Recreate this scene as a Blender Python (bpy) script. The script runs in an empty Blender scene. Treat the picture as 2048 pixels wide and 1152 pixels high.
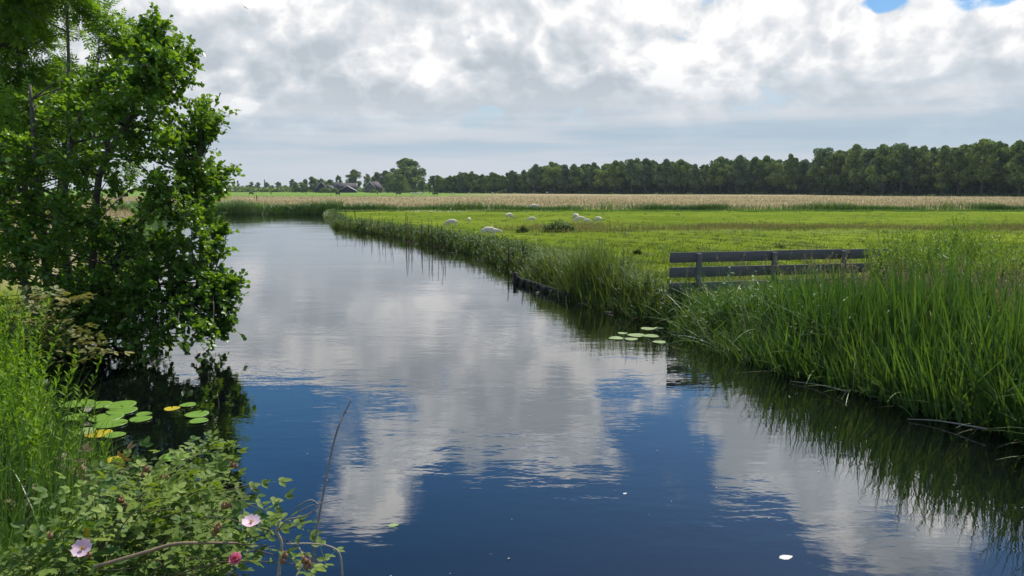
import bpy, math, random
import numpy as np
from math import radians, sin, cos, pi
random.seed(7); R = np.random.default_rng(11)
S = bpy.context.scene
COL = S.collection

# ------------------------------------------------------------------ camera
EYE = 2.9; F = 1490.0; PITCH = math.atan(197 / F)
cd = bpy.data.cameras.new('camera'); cam = bpy.data.objects.new('camera', cd); COL.objects.link(cam)
cd.sensor_width = 36; cd.lens = 36 * F / 2048; cd.clip_start = 0.05; cd.clip_end = 9000
cam.location = (0, 0, EYE); cam.rotation_euler = (pi / 2 - PITCH, 0, 0); S.camera = cam

def ray(px, py):
    cx = (px - 1024) / F; cy = (576 - py) / F
    return np.array([cx, cos(PITCH) + cy * sin(PITCH), -sin(PITCH) + cy * cos(PITCH)])
def at(px, py, Y):
    d = ray(px, py); return np.array([0, 0, EYE]) + d * (Y / d[1])
def on(px, py, z=0.0):
    d = ray(px, py); return np.array([0, 0, EYE]) + d * ((z - EYE) / d[2])

# ------------------------------------------------------------------ world, sun, exposure
SUN_EL = radians(54); SUN_AZ = radians(28)     # azimuth measured from +Y towards +X
W = bpy.data.worlds.new('World'); S.world = W; W.use_nodes = True
nt = W.node_tree; N = nt.nodes; L = nt.links; N.clear()
def nd(t, **k):
    n = N.new(t)
    for a, b in k.items(): setattr(n, a, b)
    return n
def mth(op, a, b=None, c=None, clamp=False):
    n = N.new('ShaderNodeMath'); n.operation = op; n.use_clamp = clamp
    for i, x in enumerate((a, b, c)):
        if x is None: continue
        if isinstance(x, (int, float)): n.inputs[i].default_value = x
        else: L.new(x, n.inputs[i])
    return n.outputs[0]
def sstep(x, lo, hi, a=0.0, b=1.0):
    n = N.new('ShaderNodeMapRange'); n.interpolation_type = 'SMOOTHSTEP'
    L.new(x, n.inputs[0]); n.inputs[1].default_value = lo; n.inputs[2].default_value = hi
    n.inputs[3].default_value = a; n.inputs[4].default_value = b
    return n.outputs[0]
def mixc(f, a, b):
    n = N.new('ShaderNodeMix'); n.data_type = 'RGBA'
    if isinstance(f, (int, float)): n.inputs[0].default_value = f
    else: L.new(f, n.inputs[0])
    for i, x in ((6, a), (7, b)):
        if isinstance(x, tuple): n.inputs[i].default_value = (*x, 1)
        else: L.new(x, n.inputs[i])
    return n.outputs[2]
def noise(vec, scale, detail, rough=.5, dist=0., nodes=None):
    n = N.new('ShaderNodeTexNoise'); n.inputs['Scale'].default_value = scale; n.inputs['Detail'].default_value = detail
    n.inputs['Roughness'].default_value = rough; n.inputs['Distortion'].default_value = dist
    L.new(vec, n.inputs['Vector']); return n.outputs['Fac']
def comb(x, y, z):
    n = N.new('ShaderNodeCombineXYZ')
    for i, q in enumerate((x, y, z)):
        if isinstance(q, (int, float)): n.inputs[i].default_value = q
        else: L.new(q, n.inputs[i])
    return n.outputs[0]
tc = nd('ShaderNodeTexCoord'); sp = nd('ShaderNodeSeparateXYZ'); L.new(tc.outputs['Generated'], sp.inputs[0])
dx, dy, dz = sp.outputs
zc = mth('MAXIMUM', dz, 0.0)
zl = mth('MULTIPLY', mth('LOGARITHM', mth('ADD', zc, 0.07), 2.718), 0.31)
# world-fixed direction coordinates in front of the canal (tangents of bearing and elevation)
dyc = mth('MAXIMUM', dy, 0.25)
U = mth('DIVIDE', dx, dyc); V = mth('DIVIDE', dz, dyc)
_w = nd('ShaderNodeTexNoise'); _w.inputs['Scale'].default_value = 7; _w.inputs['Detail'].default_value = 4; L.new(tc.outputs['Generated'], _w.inputs['Vector'])
_s = nd('ShaderNodeSeparateColor'); L.new(_w.outputs['Color'], _s.inputs[0])
U = mth('ADD', U, mth('MULTIPLY', mth('SUBTRACT', _s.outputs[0], .5), .22)); V_ = mth('ADD', V, mth('MULTIPLY', mth('SUBTRACT', _s.outputs[1], .5), .10))
# (px, py, rx, ry, amp): cloud banks (+) and blue gaps (-); py below the horizon = the mirrored elevation
BLOBS = [(1560, 690, 330, 170, .0),
 (620, 860, 170, 105, -.26), (560, 1010, 110, 120, -.20), (900, 1120, 190, 130, -.34), (1200, 1060, 260, 110, -.34), (1400, 1120, 190, 100, -.3),
 (1300, 885, 75, 55, -.16), (1090, 775, 110, 28, -.04), (800, 800, 150, 26, -.09), (895, 748, 90, 50, .26), (700, 905, 60, 36, -.2), (1270, 740, 130, 70, .22), (1500, 790, 140, 70, .14), (820, 960, 60, 30, -.14),
 (640, 850, 48, 90, .20), (745, 1020, 95, 95, .25), (960, 880, 230, 85, .28), (1150, 800, 200, 95, .24), (1240, 925, 55, 32, .27),
 (1390, 965, 80, 50, .30), (1560, 880, 150, 120, .30), (1700, 960, 190, 120, .26), (1900, 1050, 230, 130, .25), (1800, 1100, 200, 90, .12),
 (1800, 1035, 70, 34, -.22), (480, 780, 90, 30, -.08), (1470, 830, 60, 60, .1),
 (1270, -10, 120, 44, -.29), (905, 0, 55, 22, -.27), (1985, 10, 60, 26, -.16), (1790, -5, 60, 18, -.2), (1100, 185, 110, 60, .16), (1590, 100, 40, 30, .1), (1690, 160, 40, 30, .1), (938, 95, 16, 24, -.17), (1080, 1080, 330, 80, -.16)]
bias = None
for (bx, by, rx, ry, amp) in BLOBS:
    if amp == 0: continue
    d = ray(bx, by); u0 = d[0] / d[1]; v0 = abs(d[2] / d[1])
    a = mth('MULTIPLY', mth('SUBTRACT', U, float(u0)), F / rx); b = mth('MULTIPLY', mth('SUBTRACT', V_, float(v0)), F / ry)
    r2 = mth('ADD', mth('MULTIPLY', a, a), mth('MULTIPLY', b, b))
    g = mth('MULTIPLY', mth('EXPONENT', mth('MULTIPLY', r2, -0.7)), amp * (.72 if by > 400 else 1.))
    bias = g if bias is None else mth('ADD', bias, g)
def cloud_density(ox, oz, det=8):
    v = comb(mth('ADD', dx, ox), dy, mth('ADD', zl, oz))
    n1 = noise(v, 3.9, det, .60, .1)
    wv = nd('ShaderNodeTexNoise'); wv.inputs['Scale'].default_value = 6; wv.inputs['Detail'].default_value = 2; L.new(v, wv.inputs['Vector'])
    wp = nd('ShaderNodeVectorMath', operation='MULTIPLY_ADD'); L.new(wv.outputs['Color'], wp.inputs[0]); wp.inputs[1].default_value = (.16, .16, .16); L.new(v, wp.inputs[2])
    tot = None
    for sc_, am in ((7.5, .22), (17, .12), (38, .055)):      # cauliflower lobes at three sizes
        vo = nd('ShaderNodeTexVoronoi'); vo.inputs['Scale'].default_value = sc_; L.new(wp.outputs[0], vo.inputs['Vector'])
        q = mth('MULTIPLY', mth('SUBTRACT', .40, mth('MULTIPLY', vo.outputs['Distance'], vo.outputs['Distance'])), am)
        tot = q if tot is None else mth('ADD', tot, q)
    return mth('ADD', mth('SUBTRACT', n1, .105), tot)
D0 = cloud_density(0, 0); D1 = cloud_density(.012, .034, 6)
cov = sstep(V, .235, .285, .19, .0)
Dm = mth('ADD', mth('ADD', D0, bias), cov)
mk1 = sstep(Dm, .49, .56); mk2 = sstep(Dm, .455, .60); hiV = sstep(V, .25, .33)
mask = mth('ADD', mth('MULTIPLY', mk1, mth('SUBTRACT', 1., hiV)), mth('MULTIPLY', mk2, hiV))
lit = mth('MULTIPLY', mth('SUBTRACT', D0, D1), 6.6)
thick = sstep(mth('ADD', D0, bias), .38, .68)
lit = mth('ADD', mth('ADD', lit, .75), mth('MULTIPLY', thick, -.50), clamp=True)
ccol = nd('ShaderNodeValToRGB'); L.new(lit, ccol.inputs[0]); cr = ccol.color_ramp
cr.elements[0].position = .0; cr.elements[0].color = (.48, .53, .58, 1)
cr.elements[1].position = 1.; cr.elements[1].color = (.95, .945, .94, 1)
e = cr.elements.new(.45); e.color = (.63, .67, .71, 1); e = cr.elements.new(.75); e.color = (.78, .79, .81, 1)
high = sstep(V, .22, .44, 1.0, 2.0)
sky = nd('ShaderNodeTexSky'); sky.sky_type = 'NISHITA'; sky.sun_disc = False; sky.sun_elevation = SUN_EL; sky.sun_rotation = SUN_AZ
sky.air_density = 1.0; sky.dust_density = .6; sky.ozone_density = 2.0
skys = nd('ShaderNodeVectorMath', operation='SCALE'); L.new(sky.outputs[0], skys.inputs[0]); skys.inputs['Scale'].default_value = .1
hs = nd('ShaderNodeHueSaturation'); L.new(skys.outputs[0], hs.inputs['Color']); hs.inputs['Saturation'].default_value = 1.45
vm = nd('ShaderNodeVectorMath', operation='SCALE'); L.new(ccol.outputs[0], vm.inputs[0]); L.new(high, vm.inputs['Scale'])
low = nd('ShaderNodeValToRGB'); L.new(zc, low.inputs[0]); lr = low.color_ramp
lr.elements[0].position = 0; lr.elements[0].color = (.55, .60, .65, 1)
lr.elements[1].position = .16; lr.elements[1].color = (.66, .71, .77, 1)
for p, c in ((.035, (.52, .59, .65)), (.065, (.40, .51, .60)), (.10, (.46, .55, .63))):
    e = lr.elements.new(p); e.color = (*c, 1)
st = noise(comb(mth('MULTIPLY', dx, 1.5), dy, mth('MULTIPLY', dz, 26)), 1.6, 5, .55)
lowc = mixc(sstep(st, .40, .66), low.outputs[0], (.58, .62, .67))
ll = sstep(mth('ADD', dz, mth('MULTIPLY', mth('SUBTRACT', noise(comb(dx, dy, zl), 3.6, 6, .6), .5), .15)), .060, .155)
blu = nd('ShaderNodeVectorMath', operation='SCALE'); L.new(hs.outputs[0], blu.inputs[0]); L.new(sstep(V, .2, .5, 1., 1.25), blu.inputs['Scale'])
c1 = mixc(mask, blu.outputs[0], vm.outputs[0])
c2 = mixc(ll, lowc, c1)
fin = nd('ShaderNodeVectorMath', operation='SCALE'); L.new(c2, fin.inputs[0]); fin.inputs['Scale'].default_value = 10
bg = nd('ShaderNodeBackground'); bg.inputs[1].default_value = .1; L.new(fin.outputs[0], bg.inputs[0])
wo = nd('ShaderNodeOutputWorld'); L.new(bg.outputs[0], wo.inputs[0])
try: W.cycles.sampling_method = 'MANUAL'; W.cycles.sample_map_resolution = 512
except Exception: pass
sl = bpy.data.lights.new('sun', 'SUN'); sl.energy = 5.0; sl.angle = radians(.5); sl.color = (1, .955, .88)
so = bpy.data.objects.new('sun', sl); COL.objects.link(so); so.location = (30, 40, 60)
so.rotation_euler = (-(pi / 2 - SUN_EL), 0, -SUN_AZ)
S.view_settings.view_transform = 'Standard'; S.view_settings.look = 'None'; S.view_settings.gamma = 1
S.view_settings.exposure = 0.1
S.cycles.max_bounces = 6; S.cycles.diffuse_bounces = 2; S.cycles.glossy_bounces = 3; S.cycles.transmission_bounces = 3
S.cycles.transparent_max_bounces = 4; S.cycles.sample_clamp_indirect = 4; S.cycles.caustics_reflective = False; S.cycles.caustics_refractive = False

# ------------------------------------------------------------------ helpers
def tag(o, label=None, cat=None, group=None, kind=None):
    if label: o['label'] = label
    if cat: o['category'] = cat
    if group: o['group'] = group
    if kind: o['kind'] = kind
    return o
class MB:
    """collects numpy geometry, links it as one mesh object"""
    def __init__(s): s.V = []; s.F = {}; s.n = 0; s.A = []
    def add(s, V, Fs, v=None):
        V = np.asarray(V, float).reshape(-1, 3)
        for f in (Fs if isinstance(Fs, list) else [Fs]):
            f = np.asarray(f, int)
            if f.size: s.F.setdefault(f.shape[1], []).append(f + s.n)
        s.V.append(V); s.n += len(V)
        s.A.append(np.full(len(V), .5) if v is None else np.broadcast_to(v, (len(V),)).astype(float))
        return s
    def mesh(s, name, mat, smooth=False):
        me = bpy.data.meshes.new(name); V = np.concatenate(s.V); me.vertices.add(len(V)); me.vertices.foreach_set('co', V.astype(np.float32).ravel())
        loops = []; starts = []; tot = 0
        for k, fs in s.F.items():
            f = np.concatenate(fs); loops.append(f.ravel()); starts.append(tot + np.arange(len(f)) * k); tot += f.size
        lo = np.concatenate(loops); st = np.concatenate(starts)
        me.loops.add(len(lo)); me.loops.foreach_set('vertex_index', lo.astype(np.int32))
        me.polygons.add(len(st)); me.polygons.foreach_set('loop_start', st.astype(np.int32))
        me.update(calc_edges=True)
        a = me.attributes.new('v', 'FLOAT', 'POINT'); a.data.foreach_set('value', np.concatenate(s.A).astype(np.float32))
        me.materials.append(mat)
        if smooth: me.polygons.foreach_set('use_smooth', np.ones(len(st), bool))
        return me
    def build(s, name, mat, parent=None, smooth=False, loc=None):
        o = bpy.data.objects.new(name, s.mesh(name, mat, smooth)); COL.objects.link(o)
        if parent is not None: o.parent = parent
        if loc is not None: o.location = loc
        return o
def empty(name, loc, rz=0):
    o = bpy.data.objects.new(name, None); COL.objects.link(o); o.location = loc; o.rotation_euler = (0, 0, rz); o.empty_display_size = .2
    return o
def copy_tree(o, parent=None):
    c = o.copy(); COL.objects.link(c)
    if parent is not None: c.parent = parent
    for ch in list(o.children): copy_tree(ch, c)
    return c
def nrm(a): return a / np.maximum(np.linalg.norm(a, axis=-1, keepdims=True), 1e-9)
def frames(d, n):
    """rotation matrices with columns x=d, y, z~n"""
    d = nrm(d); y = nrm(np.cross(n, d)); z = np.cross(d, y)
    return np.stack([d, y, z], axis=2)
def instance(mb, T, pos, mats, scale, v):
    """stamp a template T=(verts, [faces]) at every position"""
    tv, tf = T; n = len(pos); k = len(tv)
    scale = np.asarray(scale, float)
    P = (np.einsum('nij,kj->nki', mats, tv) * scale.reshape(-1, 1, 1)) + pos[:, None, :]
    off = (np.arange(n) * k)[:, None, None]
    mb.add(P.reshape(-1, 3), [(np.asarray(f)[None] + off).reshape(-1, np.asarray(f).shape[1]) for f in tf], np.repeat(v, k))
def T_leaf(w, kind='ovate', fold=.1):
    if kind == 'round': xs = [(.18, .5), (.5, .95), (.82, .9)]; tip = .97
    elif kind == 'ovate': xs = [(.2, .8), (.5, 1.), (.8, .55)]; tip = 1.
    else: xs = [(.2, .7), (.5, 1.), (.8, .5)]; tip = 1.
    v = [(0, 0, 0)] + [(x, y * w / 2, fold * y * w) for x, y in xs] + [(tip, 0, -.06)] + [(x, -y * w / 2, fold * y * w) for x, y in xs[::-1]]
    # add a raised midrib bend
    return np.array(v), [np.array([[0, 1, 2, 3, 4], [0, 4, 5, 6, 7]])[:, ::-1]]
def T_compound(pairs, ll, w, kind='lance'):
    lv, lf = T_leaf(w, kind); V = []; Fs = []; n = 0
    def addl(p, ang, s, tilt):
        nonlocal n
        c, s_ = cos(ang), sin(ang); M = np.array([[c, -s_, 0], [s_, c, 0], [0, 0, 1]])
        q = (lv * s) @ M.T + np.array(p); q[:, 2] += tilt * np.abs(q[:, 1]); V.append(q); Fs.append(lf[0] + n); n += len(lv)
    for i in range(pairs):
        x = .25 + .6 * i / max(pairs - 1, 1)
        for sg in (-1, 1): addl((x, 0, 0), sg * 1.05, ll * (.8 + .2 * i / pairs), -.15)
    addl((.9, 0, 0), 0, ll * 1.05, 0)
    k = n; V.append(np.array([(0, .008, 0), (.95, .004, 0), (.95, -.004, 0), (0, -.008, 0)])); V = np.concatenate(V)
    return V, [np.concatenate(Fs), np.array([[k, k + 1, k + 2, k + 3]])]
def blades(mb, base, h, w, az, lean, bend, segs=4, v=None, twist=None, pw=1.4):
    n = len(base); s = np.linspace(0, 1, segs + 1)
    sm = (s[1:] + s[:-1]) / 2
    th = lean[:, None] + bend[:, None] * sm[None] ** pw
    st = (h / segs)[:, None]
    hx = np.concatenate([np.zeros((n, 1)), np.cumsum(np.sin(th) * st, 1)], 1); hz = np.concatenate([np.zeros((n, 1)), np.cumsum(np.cos(th) * st, 1)], 1)
    C = base[:, None, :] + np.stack([hx * np.cos(az)[:, None], hx * np.sin(az)[:, None], hz], 2)
    tw = az + pi / 2 if twist is None else az + twist
    side = np.stack([np.cos(tw), np.sin(tw), np.zeros(n)], 1)
    wd = w[:, None] * (np.clip(1 - s ** 2.2, .03, 1) * (.75 + .25 * np.minimum(1, s * 4)))[None] / 2
    A = C + side[:, None] * wd[..., None]; B = C - side[:, None] * wd[..., None]
    P = np.stack([A, B], 2).reshape(n, -1, 3); k = 2 * (segs + 1)
    f = np.array([[2 * i, 2 * i + 1, 2 * i + 3, 2 * i + 2] for i in range(segs)])
    Fc = (f[None] + (np.arange(n) * k)[:, None, None]).reshape(-1, 4)
    mb.add(P.reshape(-1, 3), Fc, np.repeat(R.random(n) if v is None else v, k))
    return C
def tube(mb, pts, rad, sides=5, v=.5):
    pts = np.asarray(pts, float); n = len(pts); rad = np.broadcast_to(rad, (n,))
    t = nrm(np.gradient(pts, axis=0)); up = np.array([0, 0, 1.]) if abs(t[0, 2]) < .9 else np.array([1., 0, 0])
    a = nrm(np.cross(t, up)); b = np.cross(t, a); an = np.linspace(0, 2 * pi, sides, endpoint=False)
    P = pts[:, None] + (a[:, None] * np.cos(an)[None, :, None] + b[:, None] * np.sin(an)[None, :, None]) * rad[:, None, None]
    i = np.arange(n - 1)[:, None] * sides; j = np.arange(sides)[None]; j2 = (j + 1) % sides
    Fq = np.stack([i + j, i + j2, i + sides + j2, i + sides + j], 2).reshape(-1, 4)
    mb.add(P.reshape(-1, 3), [Fq, np.arange(sides)[None, ::-1], (np.arange(sides) + (n - 1) * sides)[None]], v)
def spline(P, n=12):
    P = np.asarray(P, float); k = len(P); t = np.linspace(0, k - 1, n); out = []
    Q = np.vstack([2 * P[0] - P[1], P, 2 * P[-1] - P[-2]])
    for x in t:
        i = min(int(x), k - 2); f = x - i; a, b, c, d = Q[i:i + 4]
        out.append(.5 * (2 * b + (c - a) * f + (2 * a - 5 * b + 4 * c - d) * f * f + (3 * b - 3 * c + d - a) * f ** 3))
    return np.array(out)
def box(mb, c, s, rz=0, v=.5, bev=0):
    x, y, z = [q / 2 for q in s]
    if bev:
        b = bev; P = []
        for sx in (-1, 1):
            for sy in (-1, 1):
                for sz in (-1, 1): P += [(sx * (x - b), sy * (y - b), sz * z), (sx * (x - b), sy * y, sz * (z - b)), (sx * x, sy * (y - b), sz * (z - b))]
        import bmesh
        bm = bmesh.new(); [bm.verts.new(p) for p in P]; bmesh.ops.convex_hull(bm, input=bm.verts)
        bm.verts.index_update(); V = np.array([q.co[:] for q in bm.verts]); T = {}
        for f in bm.faces: T.setdefault(len(f.verts), []).append([q.index for q in f.verts])
        bm.free(); Fs = [np.array(t) for t in T.values()]
    else:
        V = np.array([(a, b_, c_) for a in (-x, x) for b_ in (-y, y) for c_ in (-z, z)])
        Fs = np.array([[0, 1, 3, 2], [4, 6, 7, 5], [0, 4, 5, 1], [2, 3, 7, 6], [0, 2, 6, 4], [1, 5, 7, 3]])
    c_, s_ = cos(rz), sin(rz); M = np.array([[c_, -s_, 0], [s_, c_, 0], [0, 0, 1]])
    mb.add(V @ M.T + np.array(c), Fs, v)

# ------------------------------------------------------------------ materials
def new_mat(name):
    m = bpy.data.materials.new(name); m.use_nodes = True; return m, m.node_tree, m.node_tree.nodes['Principled BSDF']
def ramp(t, cols, src):
    r = t.nodes.new('ShaderNodeValToRGB'); el = r.color_ramp.elements
    for i, c in enumerate(cols):
        p = i / (len(cols) - 1) if len(cols) > 1 else 0
        e = el[0] if i == 0 else (el[1] if i == len(cols) - 1 else el.new(p))
        e.position = p; e.color = (*c, 1)
    t.links.new(src, r.inputs[0]); return r.outputs[0]
def leaf_mat(name, cols, trans=.35, rough=.45, spec=.35, tint=(1.25, 1.1, .45), nscale=0, namp=.3):
    m, t, p = new_mat(name); A = t.nodes.new('ShaderNodeAttribute'); A.attribute_name = 'v'
    src = A.outputs['Fac']
    if nscale:
        g = t.nodes.new('ShaderNodeNewGeometry'); n = t.nodes.new('ShaderNodeTexNoise'); n.inputs['Scale'].default_value = nscale; n.inputs['Detail'].default_value = 2
        t.links.new(g.outputs['Position'], n.inputs['Vector'])
        a = t.nodes.new('ShaderNodeMath'); a.operation = 'MULTIPLY_ADD'; t.links.new(n.outputs['Fac'], a.inputs[0]); a.inputs[1].default_value = 2 * namp
        b = t.nodes.new('ShaderNodeMath'); b.operation = 'SUBTRACT'; t.links.new(src, b.inputs[0]); b.inputs[1].default_value = namp
        t.links.new(b.outputs[0], a.inputs[2]); a.use_clamp = True; src = a.outputs[0]
    c = ramp(t, cols, src); t.links.new(c, p.inputs['Base Color']); p.inputs['Roughness'].default_value = rough; p.inputs['Specular IOR Level'].default_value = spec
    tr = t.nodes.new('ShaderNodeBsdfTranslucent'); mu = t.nodes.new('ShaderNodeMix'); mu.data_type = 'RGBA'; mu.blend_type = 'MULTIPLY'; mu.inputs[0].default_value = 1
    t.links.new(c, mu.inputs[6]); mu.inputs[7].default_value = (*tint, 1); mu.clamp_result = False
    t.links.new(mu.outputs[2], tr.inputs[0])
    mx = t.nodes.new('ShaderNodeMixShader'); mx.inputs[0].default_value = trans
    t.links.new(p.outputs[0], mx.inputs[1]); t.links.new(tr.outputs[0], mx.inputs[2]); t.links.new(mx.outputs[0], t.nodes['Material Output'].inputs[0])
    return m
def plain(name, c, rough=.7, c2=None, nscale=8, bump=0, spec=.3, stretch=None):
    m, t, p = new_mat(name); p.inputs['Roughness'].default_value = rough; p.inputs['Specular IOR Level'].default_value = spec
    tcn = t.nodes.new('ShaderNodeTexCoord'); mp = t.nodes.new('ShaderNodeMapping'); t.links.new(tcn.outputs['Object'], mp.inputs[0])
    if stretch: mp.inputs['Scale'].default_value = stretch
    n = t.nodes.new('ShaderNodeTexNoise'); n.inputs['Scale'].default_value = nscale; n.inputs['Detail'].default_value = 6; t.links.new(mp.outputs[0], n.inputs['Vector'])
    c2 = c2 or tuple(x * .7 for x in c)
    t.links.new(ramp(t, [c2, c], n.outputs['Fac']), p.inputs['Base Color'])
    if bump:
        b = t.nodes.new('ShaderNodeBump'); b.inputs['Strength'].default_value = bump; b.inputs['Distance'].default_value = .02
        t.links.new(n.outputs['Fac'], b.inputs['Height']); t.links.new(b.outputs[0], p.inputs['Normal'])
    return m

# ------------------------------------------------------------------ layout of the water
RB = [on(x, y)[:2] for x, y in ((2048, 866), (1975, 846), (1850, 816), (1740, 780), (1600, 745), (1500, 715), (1400, 685), (1330, 655), (1250, 630),
      (1150, 600), (1060, 570), (1035, 548), (950, 512), (860, 490), (760, 470), (665, 455))]
RB = [np.array([7.6, -12]), np.array([7.0, 3]), np.array([6.3, 7])] + RB + [np.array([-21.6, 85.5])]
LB = [(-44, 88.3), (-34, 70), (-27, 58), (-20, 43), (-12.8, 26), (-9.3, 16.5), (-7.8, 12.5), (-7.0, 10.2), (-5.85, 8.5), (-4.3, 7.0), (-3.1, 5.6), (-2.3, 4.3), (-1.5, 2.6), (-1.0, 1), (-.9, -12)]
WP = np.array([tuple(p) for p in RB] + [(320, 87.6), (320, 91)] + [(-21.5, 89.3)] + LB)
def wdist(P):
    """signed distance to the shoreline, positive on land"""
    P = np.asarray(P, float); out = np.full(len(P), 1e9); ins = np.zeros(len(P), bool)
    for a, b in zip(WP, np.roll(WP, -1, 0)):
        ab = b - a; t = np.clip(((P - a) @ ab) / (ab @ ab), 0, 1); d = np.linalg.norm(P - a - t[:, None] * ab, axis=1); out = np.minimum(out, d)
        c = ((a[1] > P[:, 1]) != (b[1] > P[:, 1])) & (P[:, 0] < (b[0] - a[0]) * (P[:, 1] - a[1]) / (b[1] - a[1] + 1e-12) + a[0]); ins ^= c
    return np.where(ins, -out, out)
def ground_z(P):
    sd = wdist(P); t = np.clip((sd + .45) / .95, 0, 1); t = t * t * (3 - 2 * t)
    x, y = P[:, 0], P[:, 1]
    bump = .05 * np.sin(x * .9 + 1.3 * np.sin(y * .5)) * np.sin(y * .7 + x * .2) + .03 * np.sin(x * 2.3 + y * 1.7)
    return -.8 + t * 1.22 + np.where(sd > 0, bump * np.clip(sd, 0, 1), 0)
gx = np.concatenate([-np.geomspace(44, 5000, 26)[::-1], np.arange(-43, -14, .7), np.arange(-14, 14, .28), np.arange(14, 60, 1.2), np.geomspace(62, 5000, 30)])
gy = np.concatenate([np.arange(-30, 2, 1.5), np.arange(2, 36, .28), np.arange(36, 84, .6), np.arange(84, 94, .3), np.geomspace(95, 8000, 60)])
X, Y = np.meshgrid(gx, gy); P2 = np.stack([X.ravel(), Y.ravel()], 1); Z = ground_z(P2)
nx, ny = len(gx), len(gy); i = np.arange(ny - 1)[:, None] * nx; j = np.arange(nx - 1)[None]
Fg = np.stack([i + j, i + j + 1, i + nx + j + 1, i + nx + j], 2).reshape(-1, 4)
gm, t, p = new_mat('meadow_ground'); p.inputs['Roughness'].default_value = .95; p.inputs['Specular IOR Level'].default_value = .0
g = t.nodes.new('ShaderNodeNewGeometry'); s3 = t.nodes.new('ShaderNodeSeparateXYZ'); t.links.new(g.outputs['Position'], s3.inputs[0])
def tn(scale, det=4, vec=None, rough=.55):
    n = t.nodes.new('ShaderNodeTexNoise'); n.inputs['Scale'].default_value = scale; n.inputs['Detail'].default_value = det; n.inputs['Roughness'].default_value = rough
    t.links.new(vec or g.outputs['Position'], n.inputs['Vector']); return n.outputs['Fac']
def tm(op, a, b, clamp=False):
    n = t.nodes.new('ShaderNodeMath'); n.operation = op; n.use_clamp = clamp
    for k, q in enumerate((a, b)):
        if isinstance(q, (int, float)): n.inputs[k].default_value = q
        else: t.links.new(q, n.inputs[k])
    return n.outputs[0]
def tmr(x, lo, hi, a=0., b=1.):
    n = t.nodes.new('ShaderNodeMapRange'); n.interpolation_type = 'SMOOTHSTEP'; t.links.new(x, n.inputs[0])
    for k, q in enumerate((lo, hi, a, b)): n.inputs[k + 1].default_value = q
    return n.outputs[0]
def tmix(f, a, b):
    n = t.nodes.new('ShaderNodeMix'); n.data_type = 'RGBA'
    if isinstance(f, float): n.inputs[0].default_value = f
    else: t.links.new(f, n.inputs[0])
    for k, q in ((6, a), (7, b)):
        if isinstance(q, tuple): n.inputs[k].default_value = (*q, 1)
        else: t.links.new(q, n.inputs[k])
    return n.outputs[2]
n_a = tn(1.7, 6); n_b = tn(.12, 4); n_c = tn(.03, 3)
MEADOW = [(.09, .14, .016), (.135, .19, .020), (.185, .235, .028)]
cg = ramp(t, MEADOW, tm('ADD', tm('MULTIPLY', n_a, .35), tm('MULTIPLY', tmr(n_b, .3, .7), .65)))
yj = tm('ADD', s3.outputs[1], tm('MULTIPLY', tm('SUBTRACT', n_b, .5), 14))
rough_zone = tm('MULTIPLY', tm('MULTIPLY', tmr(yj, 42, 45), tmr(yj, 49, 53, 1., 0.)), tmr(s3.outputs[0], -2., 8.))
cg = tmix(tm('MULTIPLY', rough_zone, .55), cg, ramp(t, [(.12, .15, .04), (.24, .20, .09), (.17, .2, .05)], n_a))
hay = ramp(t, [(.27, .23, .12), (.32, .265, .145), (.36, .295, .165)], tm('ADD', tm('MULTIPLY', tn(.35, 5), .5), tm('MULTIPLY', n_c, .5)))
yf = tm('ADD', s3.outputs[1], tm('MULTIPLY', tm('SUBTRACT', tn(.02, 3), .5), 20))
ch = tmix(tmr(yf, 93, 97), cg, hay)
lm = tm('ADD', tm('ADD', s3.outputs[0], tm('MULTIPLY', s3.outputs[1], .3)), 3.)
ch = tmix(tm('MULTIPLY', tmr(lm, 0., -1.5), tmr(s3.outputs[1], 17, 22)), ch, hay)
far_g = tm('MULTIPLY', tmr(s3.outputs[1], 235, 300), tmr(s3.outputs[0], 10, -40, 0., 1.))
ch = tmix(far_g, ch, (.155, .24, .055))
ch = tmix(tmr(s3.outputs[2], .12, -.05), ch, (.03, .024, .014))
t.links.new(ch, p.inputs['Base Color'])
bmp = t.nodes.new('ShaderNodeBump'); bmp.inputs['Strength'].default_value = .6; bmp.inputs['Distance'].default_value = .08; t.links.new(tn(5, 6), bmp.inputs['Height']); t.links.new(bmp.outputs[0], p.inputs['Normal'])
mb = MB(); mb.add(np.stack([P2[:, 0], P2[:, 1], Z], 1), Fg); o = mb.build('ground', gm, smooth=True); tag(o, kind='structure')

# water
wm, t, p = new_mat('canal_water')
p.inputs['Base Color'].default_value = (.003, .004, .004, 1); p.inputs['Roughness'].default_value = .0; p.inputs['IOR'].default_value = 1.95
g = t.nodes.new('ShaderNodeNewGeometry')
mp = t.nodes.new('ShaderNodeMapping'); t.links.new(g.outputs['Position'], mp.inputs[0]); mp.inputs['Rotation'].default_value = (0, 0, .12); mp.inputs['Scale'].default_value = (.55, 1.25, 1)
r1 = tn(3.2, 3, mp.outputs[0], .5); r2 = tn(9, 2, mp.outputs[0], .5)
mp2 = t.nodes.new('ShaderNodeMapping'); t.links.new(g.outputs['Position'], mp2.inputs[0]); mp2.inputs['Scale'].default_value = (.6, 1.4, 1)
pat = tmr(tn(.32, 3, mp2.outputs[0]), .40, .66, .22, 1.)
hgt = tm('MULTIPLY', tm('ADD', tm('MULTIPLY', r1, 1.), tm('MULTIPLY', r2, .30)), pat)
bmp = t.nodes.new('ShaderNodeBump'); bmp.inputs['Strength'].default_value = 1.; bmp.inputs['Distance'].default_value = .0055
t.links.new(hgt, bmp.inputs['Height']); t.links.new(bmp.outputs[0], p.inputs['Normal'])
p.inputs['Specular IOR Level'].default_value = 0.0; p.inputs['Roughness'].default_value = .9
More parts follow.
